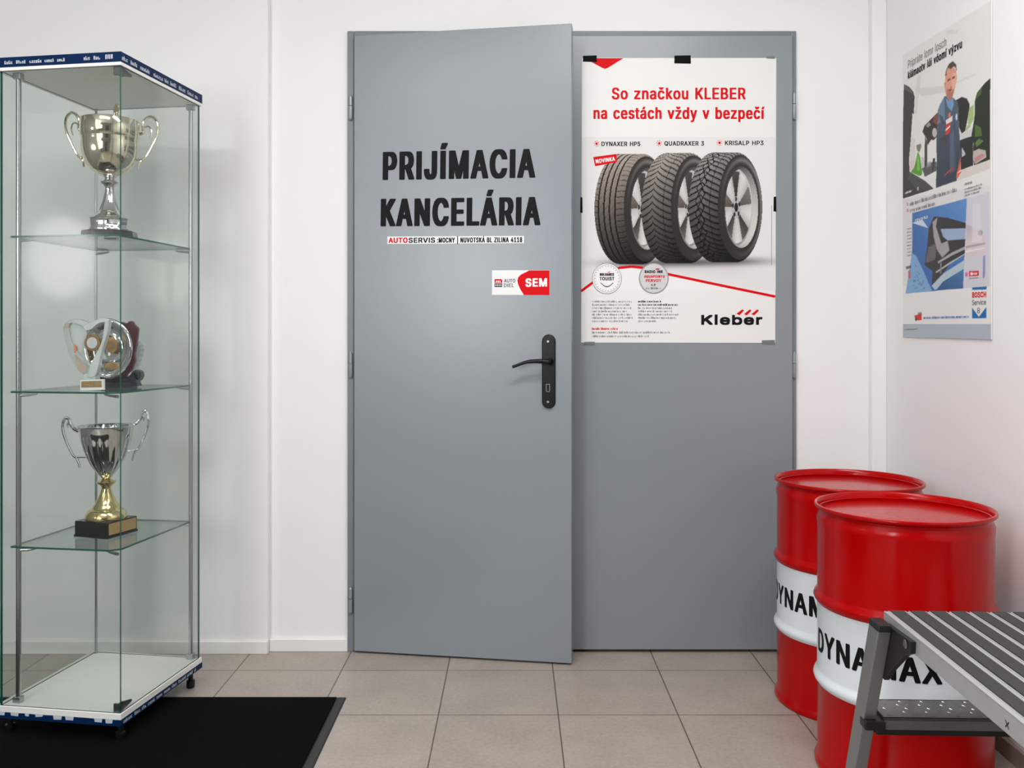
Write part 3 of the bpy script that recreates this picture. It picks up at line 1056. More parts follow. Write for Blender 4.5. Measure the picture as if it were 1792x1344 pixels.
scribble(b, PL2, (1036, 577.2), (1082, 577.2), (1036, 573), .0010, 2, 50, .26)
scribble(b, PL2, (1036, 583.6), (1173, 583.6), (1036, 579.6), .0010, 0, 51)
scribble(b, PL2, (1036, 590.2), (1135, 590.2), (1036, 586.2), .0010, 0, 52)
flat(b, PL2, [(1349.6, 465), (1350.4, 465), (1350.8, 360), (1350, 360)], .0010, 0)
b.build('small_print', [M['grey'], M['ink'], M['red']], po, world=True, smooth=0)
for i, (x0, x1, y0, y1, mt) in enumerate(((1020, 1044.5, 97.2, 108, 'tape'), (1180, 1209, 97, 111, 'tape'), (1341, 1356, 98, 102.5, 'ctape'), (1015.5, 1019.5, 345, 372, 'tape'),
                                          (1353.5, 1358.5, 344, 370, 'tape'), (1333, 1356, 595, 602, 'ctape'), (1022, 1041, 598, 603, 'ctape'))):
    tq = [(x0, y1), (x1, y1 + .6), (x1 - .4, y0), (x0 + .3, y0 + .5)]
    t_ = MB().hexa([PL2.hit(x, y, -.0006) for x, y in tq], [PL2.hit(x, y, .0012) for x, y in tq]).build('tape', M[mt], po, world=True, smooth=0)
    if mt == 'ctape': t_['label'] = 'grey piece of tape'

# ------------------------------------------------------------------ workshop poster on the right wall
PX = RX - .004
PL3 = Plane((PX, 0, 0), (-1, 0, 0))
yl, yr = PX * F / 680, PX * F / 835
c3 = {'tl': Vector((PX, yl, 1.927)), 'bl': Vector((PX, yl, 1.041)), 'tr': Vector((PX, yr, 1.902)), 'br': Vector((PX, yr, 1.034))}
po2 = thing('poster', (PX, (yl + yr) / 2, 1.037), 0, 'tall workshop poster with a man in blue overalls on the right wall', 'poster')
nu, nv = 190, 620
uu, vv = np.meshgrid(np.linspace(0, 1, nu), np.linspace(0, 1, nv))
P3 = sum(np.array(c3[k])[None, None] * wt[..., None] for k, wt in (('bl', (1 - uu) * (1 - vv)), ('br', uu * (1 - vv)), ('tl', (1 - uu) * vv), ('tr', uu * vv)))
qx = CX + F * P3[..., 0] / P3[..., 1]
qy = CY + F * (H - P3[..., 2]) / P3[..., 1]
im3 = np.zeros((nv, nu, 3))
im3[:] = (226, 224, 222)
CR = {'A': (.14876, 1570, 0), 'B': (.14876, 1570, 180), 'C': (.2009, 1570, 330)}


def crop(c, pts):
    s, ox, oy = CR[c]
    return [(ox + x * s, oy + y * s) for x, y in pts]


def paint(pts, col, alpha=1.0, col2=None, grad=None):
    global im3
    n = len(pts)
    xs, ys = np.array([p[0] for p in pts]), np.array([p[1] for p in pts])
    sel = (qx > xs.min() - 1) & (qx < xs.max() + 1) & (qy > ys.min() - 1) & (qy < ys.max() + 1)
    x, y = qx[sel], qy[sel]
    acc = np.zeros_like(x)
    for ox in (-.3, .3):
        for oy in (-.3, .3):
            ins = np.zeros(x.shape, bool)
            for i in range(n):
                x0, y0, x1, y1 = xs[i], ys[i], xs[(i + 1) % n], ys[(i + 1) % n]
                if y0 == y1: continue
                cr = ((y0 > y + oy) != (y1 > y + oy)) & (x + ox < (x1 - x0) * (y + oy - y0) / (y1 - y0) + x0)
                ins ^= cr
            acc += ins * .25
    c = np.array(col, float)[None]
    if col2 is not None:
        (gx, gy), (hx_, hy_) = grad
        t = np.clip(((x - gx) * (hx_ - gx) + (y - gy) * (hy_ - gy)) / ((hx_ - gx) ** 2 + (hy_ - gy) ** 2), 0, 1)[:, None]
        c = c * (1 - t) + np.array(col2, float)[None] * t
    a = (acc * alpha)[:, None]
    im3[sel] = im3[sel] * (1 - a) + c * a


def two(A, B): return crop('A', A) + crop('B', B)


# picture of the garage
paint([(1570, 0), (1740, 0), (1740, 350), (1570, 350)], (228, 226, 223))
paint(crop('A', [(200, 1040), (560, 1010), (560, 1090), (290, 1130)]), (207, 205, 202), .7)
paint(crop('A', [(240, 870), (280, 880), (270, 1000), (230, 1344), (200, 1344), (215, 1100)]), (212, 210, 207), .8)
paint(crop('A', [(690, 960), (930, 860), (930, 880), (700, 990)]), (212, 210, 207), .7)
paint(crop('A', [(570, 365), (640, 345), (720, 365), (700, 400), (590, 405)]), (214, 212, 209), .7)
paint(crop('B', [(150, 400), (210, 420), (215, 700), (150, 690)]), (200, 199, 198), .5)
paint(two([(80, 990), (140, 1020), (190, 1080), (205, 1140), (195, 1344)], [(180, 120), (160, 420), (140, 660), (145, 810), (230, 860), (330, 920), (430, 1010), (60, 1130), (60, 600), (75, 0)]), (44, 45, 43))
paint(two([(85, 1000), (140, 1030), (180, 1080), (190, 1120), (150, 1090), (90, 1050)], []), (110, 112, 112), .6)
paint(crop('B', [(145, 815), (230, 862), (330, 920), (420, 1005), (250, 1050), (130, 900)]), (70, 72, 68), .8)
paint(crop('B', [(240, 990), (252, 990), (250, 1030), (240, 1030)]), (230, 230, 230))
paint(crop('B', [(150, 690), (200, 680), (200, 780), (150, 800)]), (222, 190, 190), .8)
paint(crop('B', [(245, 570), (270, 640), (295, 800), (290, 850), (260, 860), (160, 815), (200, 760), (220, 680)]), (80, 150, 46))
paint(crop('B', [(245, 600), (262, 680), (262, 800), (235, 800), (235, 680)]), (140, 200, 70), .7)
paint(crop('B', [(225, 500), (280, 480), (285, 520), (260, 580), (235, 560)]), (90, 95, 82), .8)
paint(crop('B', [(480, 110), (400, 190), (320, 270), (298, 340), (345, 420), (360, 500), (400, 430), (430, 440), (465, 400), (480, 240)]), (50, 38, 36))
paint(crop('B', [(485, 110), (430, 160), (420, 230), (470, 260), (490, 180)]), (140, 78, 70), .8)
paint(crop('B', ell(440, 350, 28, 55)), (205, 200, 196), .9)
paint(crop('B', [(335, 270), (375, 225), (400, 260), (360, 290)]), (200, 190, 186), .7)
paint(crop('B', [(330, 400), (355, 470), (350, 860), (320, 860), (322, 560)]), (48, 49, 49))
paint(crop('B', [(285, 640), (320, 640), (320, 780), (285, 770)]), (190, 190, 190), .9)
paint(crop('B', [(290, 775), (400, 700), (465, 690), (460, 800), (330, 868)]), (84, 85, 87))
paint(crop('B', [(350, 700), (400, 690), (400, 740), (350, 760)]), (150, 152, 154), .8)
paint(crop('B', [(420, 655), (448, 650), (425, 810), (408, 815)]), (45, 46, 48))
paint(crop('B', [(735, 290), (780, 350), (880, 300), (882, 390), (760, 445), (735, 380)]), (206, 205, 203))
paint(two([(690, 1180), (760, 1140), (820, 1160), (850, 1220), (850, 1344)], [(850, 60), (830, 180), (800, 330), (760, 360), (725, 280), (715, 0)]), (31, 33, 31))
paint(crop('B', [(850, 60), (900, 20), (900, 200), (860, 260), (830, 240)]), (150, 180, 105), .85)
paint(crop('B', [(800, 300), (860, 230), (865, 280), (810, 335)]), (165, 185, 130), .9)
paint(crop('B', [(735, 440), (900, 385), (890, 600), (895, 735), (750, 790)]), (36, 37, 37))
paint(crop('B', [(760, 520), (800, 590), (800, 615), (760, 640)]), (186, 192, 198))
paint(two([(1095, 920), (1030, 980), (940, 1090), (912, 1200), (912, 1344)], [(905, 200), (875, 380), (900, 480), (892, 600), (905, 735), (1092, 668), (1092, 0)]), (37, 42, 33))
paint(two([(945, 1090), (1000, 1020), (985, 1110), (930, 1170)], []), (80, 110, 52), .8)
paint(crop('B', [(915, 250), (985, 290), (1000, 390), (915, 400)]), (86, 122, 52), .8)
paint(crop('B', [(960, 420), (1020, 450), (935, 520), (915, 470)]), (104, 142, 66), .8)
paint(crop('B', [(895, 570), (960, 540), (1040, 560), (1050, 640), (920, 722), (890, 660)]), (186, 178, 172))
paint(crop('B', [(910, 650), (990, 600), (1030, 610), (1020, 640), (920, 700)]), (196, 120, 130), .8)
paint(crop('B', [(750, 792), (900, 740), (1092, 668), (1092, 775), (705, 920), (710, 860)]), (214, 206, 201))
# the man
paint(crop('B', [(700, 700), (748, 640), (742, 790), (700, 830)]), (205, 90, 70))
torso = two([(560, 1130), (500, 1240), (480, 1300)], [(480, 80), (482, 240), (462, 420), (466, 700), (455, 1002), (703, 915), (700, 830), (742, 640), (738, 420), (725, 280), (715, 0)]) + crop('A', [(700, 1190), (660, 1150)])
paint(torso, (74, 88, 108), 1, (50, 60, 76), (crop('B', [(600, 200)])[0], crop('B', [(520, 700)])[0]))
paint(two([(555, 1150), (505, 1240), (485, 1310)], [(485, 90), (490, 240), (560, 200), (560, 40)]), (112, 140, 168), .75)
paint(crop('B', [(620, 380), (680, 300), (690, 800), (620, 830)]), (96, 112, 134), .6)
paint(crop('B', [(668, 200), (680, 200), (684, 880), (672, 890)]), (52, 62, 80), .7)
paint(crop('B', [(500, 425), (570, 372), (612, 385), (582, 480), (540, 540), (515, 520)]), (58, 63, 70))
paint(crop('B', [(490, 130), (540, 160), (555, 260), (510, 220)]), (52, 58, 68), .7)
paint(crop('A', [(570, 1150), (610, 1190), (655, 1150), (668, 1230), (640, 1310), (590, 1250)]), (112, 150, 192))
paint(crop('A', [(565, 880), (560, 1060), (578, 1130), (615, 1190), (652, 1140), (680, 1040), (702, 920), (696, 820), (650, 780), (600, 790)]), (216, 152, 131))
paint(crop('A', [(650, 860), (698, 850), (690, 960), (660, 1090), (640, 1000)]), (232, 178, 158), .7)
paint(crop('A', [(580, 1060), (600, 1040), (640, 1085), (662, 1040), (668, 1080), (650, 1140), (615, 1182), (585, 1125)]), (166, 108, 94), .85)
paint(crop('A', [(566, 890), (574, 830), (610, 750), (655, 720), (695, 760), (702, 840), (690, 800), (665, 780), (630, 815), (600, 795), (582, 830), (580, 890)]), (78, 64, 56))
paint(crop('A', [(590, 938), (625, 918), (626, 938), (594, 962)]), (104, 66, 56))
paint(crop('A', [(645, 912), (680, 890), (676, 918), (650, 934)]), (104, 66, 56))
paint(crop('A', [(628, 1020), (645, 1015), (645, 1030), (628, 1036)]), (150, 90, 80), .8)
paint(crop('A', [(608, 1054), (646, 1040), (636, 1068), (614, 1076)]), (140, 62, 58))
paint(crop('A', [(554, 970), (568, 975), (567, 1040), (558, 1020)]), (198, 128, 108))
paint(crop('B', [(572, 205), (652, 150), (648, 215), (576, 255)]), (226, 218, 216))
paint(crop('B', [(600, 130), (625, 110), (630, 170), (605, 180)]), (222, 110, 90))
paint(crop('B', [(575, 255), (626, 236), (622, 350), (570, 386)]), (206, 44, 40))
paint(crop('B', [(572, 310), (624, 262), (622, 285), (570, 335)]), (236, 226, 222))
paint(crop('B', ell(698, 165, 11, 40)), (210, 220, 232))
paint(crop('B', [(550, 850), (600, 800), (660, 750), (664, 772), (600, 825), (555, 862)]), (176, 60, 58))
paint(crop('B', [(705, 830), (760, 802), (740, 840), (708, 892), (695, 870)]), (226, 96, 70))
# the wiper blade picture and the lower part of the sheet
paint(crop('C', [(45, 95), (610, 0), (806, -30), (806, 858), (28, 845)]), (217, 217, 218))
paint([(1576, 500), (1736, 502), (1736, 600), (1576, 600)], (229, 228, 227))
paint(crop('C', [(20, 1180), (815, 1180), (815, 1330), (20, 1320)]), (172, 183, 194))
paint(crop('C', [(133, 212), (608, 85), (575, 868), (75, 914), (95, 790), (128, 700)]), (52, 100, 168), 1, (92, 140, 198), (crop('C', [(150, 500)])[0], crop('C', [(600, 150)])[0]))
paint(crop('C', [(128, 560), (165, 585), (230, 720), (305, 892), (75, 914), (95, 790)]), (124, 164, 206))
for k in range(26):
    r_ = random.Random(k)
    paint(crop('C', ell(130 + r_.random() * 110, 640 + r_.random() * 240, 5, 6, 8)), (70, 95, 130), .7)
paint(crop('C', [(130, 298), (220, 270), (270, 345)]), (200, 212, 228))
paint(crop('C', [(300, 845), (400, 740), (590, 620), (585, 745), (450, 805), (330, 885)]), (176, 194, 208))
paint(crop('C', [(340, 885), (400, 810), (580, 700), (575, 868)]), (38, 84, 136), 1, (70, 120, 165), (crop('C', [(400, 870)])[0], crop('C', [(560, 700)])[0]))
paint(crop('C', [(320, 243), (440, 255), (598, 300), (598, 560), (470, 640), (400, 740), (300, 845), (310, 720), (240, 668), (262, 500), (275, 350)]), (50, 45, 48))
paint(crop('C', [(308, 290), (352, 250), (338, 330), (385, 480), (440, 455), (456, 540), (392, 602), (345, 530), (318, 420)]), (164, 157, 164))
paint(crop('C', [(250, 620), (270, 510), (335, 480), (340, 560), (330, 620), (250, 650)]), (112, 104, 112), .8)
paint(crop('C', [(378, 352), (598, 345), (598, 440), (440, 452), (400, 420)]), (152, 172, 204))
paint(crop('C', [(350, 638), (470, 560), (598, 500), (598, 527), (480, 582), (360, 652)]), (162, 162, 168))
paint(crop('C', [(330, 728), (460, 640), (598, 560), (598, 568), (470, 652), (345, 735)]), (180, 182, 184))
paint(crop('C', [(375, 650), (388, 645), (386, 740), (375, 745)]), (130, 130, 132))
paint(crop('C', [(608, 85), (806, 30), (806, 857), (575, 868)]), (206, 204, 214))
paint(crop('C', [(604, 310), (700, 360), (766, 430), (766, 560), (596, 610)]), (182, 172, 182), 1, (214, 198, 202), (crop('C', [(600, 320)])[0], crop('C', [(680, 440)])[0]))
paint(crop('C', [(596, 500), (766, 470), (766, 485), (596, 522)]), (150, 146, 152), .7)
paint(crop('C', [(596, 540), (766, 510), (766, 522), (596, 560)]), (232, 228, 232), .8)
paint(crop('C', ell(724, 385, 20, 26)), (124, 122, 128), .8)
paint(crop('C', [(748, 590), (768, 580), (765, 770), (745, 782)]), (142, 142, 188))
paint(crop('C', [(660, 130), (720, 130), (740, 470), (650, 470)]), (228, 224, 228), .5)
paint(crop('C', [(625, 720), (712, 714), (712, 760), (625, 766)]), (214, 40, 60))
paint(crop('C', ell(604, 748, 13, 20)), (204, 110, 160))
paint(crop('C', ell(648, 742, 12, 14)), (238, 220, 222))
paint(crop('C', [(652, 862), (780, 852), (780, 878), (652, 883)]), (14, 100, 166))
paint(crop('C', [(652, 1035), (712, 1118), (778, 1030), (778, 1128), (652, 1130)]), (14, 104, 170))
paint(crop('C', [(150, 1105), (180, 1100), (180, 1090), (214, 1090), (215, 1146), (185, 1148), (160, 1140)]), (206, 34, 38))
paint(crop('C', [(180, 1078), (214, 1078), (214, 1095), (180, 1095)]), (120, 128, 132))
paint(crop('C', ell(165, 1138, 9, 16)), (60, 70, 74))
paint(crop('C', [(95, 720), (115, 700), (118, 780), (98, 785)]), (190, 80, 90), .8)
paint(crop('C', [(76, 680), (122, 668), (122, 690), (80, 705)]), (50, 50, 54), .7)
color_grid('sheet', P3, im3, nu, nv, M['print'], po2)
# paper thickness behind the printed face
bk = [c3['bl'], c3['br'], c3['tr'], c3['tl']]
MB().hexa([p + Vector((.0002, 0, 0)) for p in bk], [p + Vector((.0022, 0, 0)) for p in bk]).build('backing', M['paper'], po2, world=True, smooth=0)


def pc_(c, x, y): return crop(c, [(x, y)])[0]


b = MB()
letter(b, PL3, 'Pripráte lomr losch', pc_('A', 128, 805), pc_('A', 580, 535), pc_('A', 128, 715), .0008, .12, 2)
letter(b, PL3, 'kiámaotv iúi vóomí výzvu', pc_('A', 128, 932), pc_('A', 765, 560), pc_('A', 128, 845), .0008, .22, 0)
scribble(b, PL3, pc_('B', 152, 1212), pc_('B', 708, 1040), pc_('B', 152, 1165), .0008, 2, 60)
scribble(b, PL3, pc_('B', 152, 1288), pc_('B', 456, 1200), pc_('B', 152, 1245), .0008, 2, 61)
scribble(b, PL3, pc_('B', 793, 972), pc_('B', 886, 945), pc_('B', 793, 940), .0008, 2, 62, .25)
for k in range(3):
    scribble(b, PL3, pc_('B', 793, 1028 + k * 38), pc_('B', 1010 - k * 15, 965 + k * 42), pc_('B', 793, 1003 + k * 38), .0008, 2, 63 + k)
for k, y in enumerate((1210, 1285)):
    letter(b, PL3, '1' if k == 0 else '3', pc_('B', 115, y), pc_('B', 132, y - 5), pc_('B', 115, y - 34), .0008, .2, 1)
for k in range(9):
    scribble(b, PL3, pc_('C', 88, 358 + k * 29), pc_('C', 128, 350 + k * 29), pc_('C', 88, 344 + k * 29), .0008, 2, 70 + k)
letter(b, PL3, 'BOSCH', pc_('C', 655, 950), pc_('C', 777, 946), pc_('C', 655, 902), .0008, .24, 1)
letter(b, PL3, 'Service', pc_('C', 654, 1014), pc_('C', 776, 1009), pc_('C', 654, 972), .0008, .14, 3)
ring(b, PL3, *pc_('C', 711, 1050), 2.2, 2.6, .7, .0008, 3, 16)
ring(b, PL3, *pc_('C', 711, 1073), 2.4, 2.6, .7, .0008, 3, 16)
scribble(b, PL3, pc_('C', 230, 1136), pc_('C', 628, 1126), pc_('C', 230, 1112), .0008, 4, 90, .2)
scribble(b, PL3, pc_('C', 63, 1232), pc_('C', 178, 1230), pc_('C', 63, 1218), .0008, 2, 91)
letter(b, PL3, 'rovorko', pc_('C', 160, 290), pc_('C', 270, 258), pc_('C', 160, 262), .0008, .22, 5)
scribble(b, PL3, pc_('C', 662, 752), pc_('C', 708, 748), pc_('C', 662, 728), .0008, 5, 92, .22)
scribble(b, PL3, pc_('C', 628, 788), pc_('C', 708, 782), pc_('C', 628, 774), .0008, 2, 93)
scribble(b, PL3, pc_('B', 95, 1075), pc_('B', 180, 1045), pc_('B', 95, 1048), .0008, 5, 94, .22)
b.build('lettering', [M['ink'], M['red'], M['grey'], M['grip'], M['blueink'], M['white']], po2, world=True, smooth=0)

# ------------------------------------------------------------------ oil drums
DR, DH = .203, .634


def drum(cx, cy, phi0, label):
    t = thing('oil_drum', (cx, cy, 0), 0, label, 'drum', 'red and white oil drums in the corner')
    up, lo, r = .408, .214, .1965
    hoop = lambda z: [(r, z - .020), (r + .0015, z - .014), (r + .0065, z - .007), (r + .009, z), (r + .0065, z + .007), (r + .0015, z + .014), (r, z + .020)]
    b = MB()
    b.lathe([(DR - .012, .004), (DR - .003, .0), (DR, .004), (DR, .010), (DR - .003, .016), (r - .001, .024)] + hoop(lo)[:2], (0, 0), 72, 0, cap1=False)
    b.lathe(hoop(lo)[1:] + [(r, .30)] + hoop(up)[:2], (0, 0), 72, 1, cap0=False, cap1=False)
    b.lathe(hoop(up)[1:] + [(r, DH - .06), (r + .0015, DH - .045), (r + .002, DH - .034), (r - .002, DH - .024), (r - .005, DH - .016), (DR - .004, DH - .011), (DR, DH - .008), (DR + .0008, DH - .004), (DR - .001, DH - .0005), (DR - .004, DH), (DR - .007, DH - .002), (DR - .009, DH - .014), (DR - .0095, DH - .020)], (0, 0), 72, 0, cap0=False, cap1=False)
    b.build('body', [M['dred'], M['dwhite']], t, smooth=50)
    l = MB().lathe([(DR - .0095, DH - .021), (DR - .013, DH - .0225), (DR - .017, DH - .020), (DR - .022, DH - .019), (.05, DH - .0185), (.001, DH - .0185)], (0, 0), 72, 0, cap0=False)
    l.build('lid', M['dred'], t, smooth=50)
    # name on the white band, wrapped round the drum
    capz0, caph = .278, .056
    deg = 98
    R = r + .0004
    polys = type2d('DYNAMAX', math.radians(deg) * R, caph, caph * .215, None, 6)
    bm = bmesh.new()
    for p, lv in polys:
        bm.faces.new([bm.verts.new((x, y, lv * 8e-6)) for x, y in p])
    bmesh.ops.triangulate(bm, faces=bm.faces)
    bmesh.ops.subdivide_edges(bm, edges=[e for e in bm.edges], cuts=1, use_grid_fill=True)
    base = math.atan2(-cy, -cx)                  # towards the camera
    for v in bm.verts:
        a = base + math.radians(phi0) + v.co.x / R
        v.co = Vector(((R + v.co.z) * math.cos(a), (R + v.co.z) * math.sin(a), capz0 + v.co.y))
    me = bpy.data.meshes.new('lettering')
    bm.to_mesh(me)
    bm.free()
    me.materials.append(M['ink'])
    o = bpy.data.objects.new('lettering', me)
    COL.objects.link(o)
    o.parent = t
    return t


drum(.958, 2.575, -86, 'red and white oil drum standing behind, against the door frame corner')
drum(.937, 2.163, -74, 'red and white oil drum standing in front, half behind the platform')

# ------------------------------------------------------------------ folding work platform
PV = Vector((.727, 1.765, 0))
wp = thing('work_platform', PV, math.radians(-2.0), 'aluminium folding work platform with grey grip strips at lower right', 'platform')
PW, PLN, PZ = .40, .95, .5005                    # width, length, height; local x right, y away from the camera
b = MB()
b.box(0, .004, -PLN, 0, PZ - .034, PZ).box(0, .014, -PLN, 0, PZ - .003, PZ - .0005)
b.build('side_rail', M['balu'], wp, smooth=0, bevel=.0008)
b = MB().box(PW - .004, PW, -PLN, 0, PZ - .034, PZ)
b.build('side_rail', M['balu'], wp, smooth=0, bevel=.0008)
b = MB().box(.004, PW - .004, -PLN, 0, PZ - .008, PZ - .0012)
xs = []
x = .0125
while x < PW - .02:
    xs.append(x)
    x += .0394
for x in xs:
    for xx in (x - .004, x + .0265 + .0015):
        b.box(xx, xx + .0022, -PLN, .0, PZ - .004, PZ + .0004)
b.build('deck', M['balu'], wp, smooth=0, bevel=.0004)
for x in xs:
    MB().box(x, min(x + .0265, PW - .006), -PLN + .001, -.0005, PZ - .004, PZ + .0014).build('grip_strip', M['grip'], wp, smooth=0, bevel=.0006)


def leg(x0, far):
    s = 1 if far else -1
    oy = 0 if far else -PLN
    f = lambda y, z: (oy + s * y, z)
    ytop, ybot, w = -.040, .148, .050            # centre line offsets
    q = lambda y, z, x: (x, f(y, z)[0], z)
    m = MB()
    m.hexa([q(ybot - w / 2, .012, x0), q(ybot + w / 2, .012, x0), q(ybot + w / 2, .012, x0 + .025), q(ybot - w / 2, .012, x0 + .025)],
           [q(ytop - w / 2, .486, x0), q(ytop + w / 2, .486, x0), q(ytop + w / 2, .486, x0 + .025), q(ytop - w / 2, .486, x0 + .025)])
    o = m.build('leg', M['bleg'], wp, smooth=0, bevel=.002)
    c = MB().hexa([q(ytop - w / 2 - .001, .479, x0 - .001), q(ytop + w / 2 + .001, .479, x0 - .001), q(ytop + w / 2 + .001, .479, x0 + .026), q(ytop - w / 2 - .001, .479, x0 + .026)],
                  [q(ytop - w / 2 + .001, .4925, x0), q(ytop + w / 2, .4925, x0), q(ytop + w / 2, .4925, x0 + .025), q(ytop - w / 2 + .001, .4925, x0 + .025)])
    c.build('leg_cap', M['bblk'], o, smooth=0, bevel=.002)
    c = MB().hexa([q(ybot - w / 2 - .004, 0, x0 - .003), q(ybot + w / 2 + .004, 0, x0 - .003), q(ybot + w / 2 + .004, 0, x0 + .028), q(ybot - w / 2 - .004, 0, x0 + .028)],
                  [q(ybot - w / 2 - .012, .03, x0 - .002), q(ybot + w / 2 - .004, .03, x0 - .002), q(ybot + w / 2 - .004, .03, x0 + .027), q(ybot - w / 2 - .012, .03, x0 + .027)])
    c.build('foot', M['bblk'], o, smooth=0, bevel=.002)


for far in (True, False):
    leg(-.034, far)
    leg(PW + .009, far)
for s, oy in ((1, 0), (-1, -PLN)):
    for x0, x1, xb in ((-.0095, .0005, -.012), (PW - .0005, PW + .0095, PW + .012)):
        pl = [(-.155, .492), (-.152, .470), (-.128, .458), (-.06, .405), (-.028, .375), (.0, .375), (-.03, .486)]
        k = MB().prism(pl, lambda p: (x0, oy + s * p[0], p[1]), lambda p: (x1, oy + s * p[0], p[1]))
        k = k.build('bracket', M['bblk'], wp, smooth=0, bevel=.0012)
        MB().tube([(x0 - .001 if x0 < .1 else x1, oy - s * .131, .480), (xb, oy - s * .131, .480)], [.0085, .0065], 16).build('bolt', M['steel'], k)
    # step between the legs
    zy = lambda z: -.040 + (.486 - z) / .474 * .188
    ys = zy(.28)
    y0, y1 = sorted((oy + s * (ys - .030), oy + s * (ys + .062)))
    tb = MB().box(.005, PW - .005, y0, y1, .280, .286).box(.005, PW - .005, y0, y0 + .003, .262, .286).box(.005, PW - .005, y1 - .003, y1, .262, .286)
    r_ = random.Random(3)
    for i in range(17):
        for j in range(5):
            cx = .02 + i * .0222 + (j % 2) * .011
            cy = y0 + .012 + j * .0175
            if cx > PW - .02: continue
            sgn = 1 if (i + j) % 2 else -1
            q_ = [(cx + px * math.cos(.8 * sgn) - py * math.sin(.8 * sgn), cy + px * math.sin(.8 * sgn) + py * math.cos(.8 * sgn)) for px, py in ((-.006, 0), (0, -.0017), (.006, 0), (0, .0017))]
            tb.add([(x, y, .286) for x, y in q_] + [(cx, cy, .2874)], [(0, 1, 4), (1, 2, 4), (2, 3, 4), (3, 0, 4)])
    tr = tb.build('step_tread', M['btread'], wp, smooth=0)
    MB().box(-.008, PW + .008, y0 + .006, y1 - .006, .248, .2795).build('tread_frame', M['bblk'], tr, smooth=0, bevel=.002)
    for xa, xb in ((-.034, .006), (PW - .006, PW + .034)):
        MB().box(xa - .001, xb, y0 - .008, y0 + .024, .262, .281).build('tread_clip', M['bblk'], tr, smooth=0, bevel=.003)
b = MB()
for a_ in (.8, -.8):
    c_ = Vector((0, -.472, .480))
    d_ = Vector((0, math.cos(a_), math.sin(a_))) * .007
    n_ = Vector((0, -math.sin(a_), math.cos(a_))) * .0013
    b.add([(-.0002, *(c_ + e)[1:]) for e in (-d_ - n_, d_ - n_, d_ + n_, -d_ + n_)], [(0, 1, 2, 3)])
b.build('stamped_mark', M['grip'], wp, smooth=0)

# ------------------------------------------------------------------ entrance mat
mx0, mx1, my0, my1 = -2.25, -.484, 1.35, 2.588
mt = thing('door_mat', ((mx0 + mx1) / 2, (my0 + my1) / 2, 0), 0, 'large black entrance mat with rubber edge under the glass cabinet', 'mat')
MB().hexa([(mx0, my0, 0), (mx1, my0, 0), (mx1, my1, 0), (mx0, my1, 0)], [(mx0 + .004, my0 + .004, .003), (mx1 - .004, my0 + .004, .003), (mx1 - .004, my1 - .004, .003), (mx0 + .004, my1 - .004, .003)]).build('rubber_border', M['rubber'], mt, world=True, smooth=0)
MB().box(mx0 + .03, mx1 - .026, my0 + .03, my1 - .012, .003, .008).build('carpet_pile', M['mat'], mt, world=True, smooth=0, bevel=.002)

# ------------------------------------------------------------------ glass display cabinet
ca = -math.radians(8.8)
FR = Vector((-1.0, 2.28, 0))
Rz = Matrix.Rotation(ca, 3, 'Z')
hw, hd = .1775, .2075
cc = FR + Rz @ Vector((-hw, hd, 0))
cab = thing('display_cabinet', cc, ca, 'tall glass display cabinet with navy bands, white base and three glass shelves', 'cabinet')
CM = MATRIX[cab.name]
BZ0, BZ1, TZ0, TZ1 = .050, .0815, 1.732, 1.766
b = MB().box(-hw, hw, -hd, hd, BZ0 + .0005, BZ1)
base = b.build('base_board', M['board'], cab, smooth=0, bevel=.001)
top = MB().box(-hw, hw, -hd, hd, TZ0, TZ1).build('top_board', M['board'], cab, smooth=0, bevel=.001)
e = .0006


def band_text(t_, lx0, lx1, z0, h, side, seed, weight=.2):
    r = random.Random(seed)
    x = lx0
    while x < lx1:
        for _ in range(r.randint(3, 7)):
            if x > lx1: break
            cw = h * r.uniform(.35, .6)
            hh = h * r.choice((1, .75, .75))
            for (a0, a1, c0, c1) in ((x, x + h * weight, 0, hh), (x, x + cw, r.choice((0, hh - h * .2)), None), (x + cw - h * weight, x + cw, 0, hh * r.choice((.5, 1)))):
                if c1 is None: c1 = c0 + h * .2
                if side == 'f': t_.add([(a0, -hd - e - .0003, z0 + c0), (a1, -hd - e - .0003, z0 + c0), (a1, -hd - e - .0003, z0 + c1), (a0, -hd - e - .0003, z0 + c1)], [(0, 1, 2, 3)])
                else: t_.add([(hw + e + .0003, a0, z0 + c0), (hw + e + .0003, a1, z0 + c0), (hw + e + .0003, a1, z0 + c1), (hw + e + .0003, a0, z0 + c1)], [(0, 1, 2, 3)])
            x += cw + h * .15
        x += h * r.uniform(.6, 1.2)


o1 = MB().box(-hw - e, hw + e, -hd - e, hd + e, TZ0 + .0085, TZ1 + .0002).build('navy_band', M['navy'], top, smooth=0)
for run in ((-.15, .02, TZ0 + .016, .009, 'f', 1, .25), (.075, .12, TZ0 + .016, .010, 'f', 2), (.135, .155, TZ0 + .016, .012, 'f', 3),
            (-hd + .004, -hd + .13, TZ0 + .014, .011, 's', 4), (-hd + .15, hd - .02, TZ0 + .014, .011, 's', 5)):
    t_ = MB()
    band_text(t_, *run)
    t_.build('band_lettering', M['bandtext'], o1, smooth=0)
o2 = MB().box(-hw - e, hw + e, -hd - e, hd + e, BZ0, BZ0 + .0165).build('navy_band', M['navy'], base, smooth=0)
t_ = MB()
band_text(t_, -hd + .01, hd - .04, BZ0 + .004, .009, 's', 6)
t_.build('band_lettering', M['bandtext'], o2, smooth=0)
t_ = MB()
r_ = random.Random(12)
xs_, zs_ = [-hw + .003], [BZ0 + .0165]
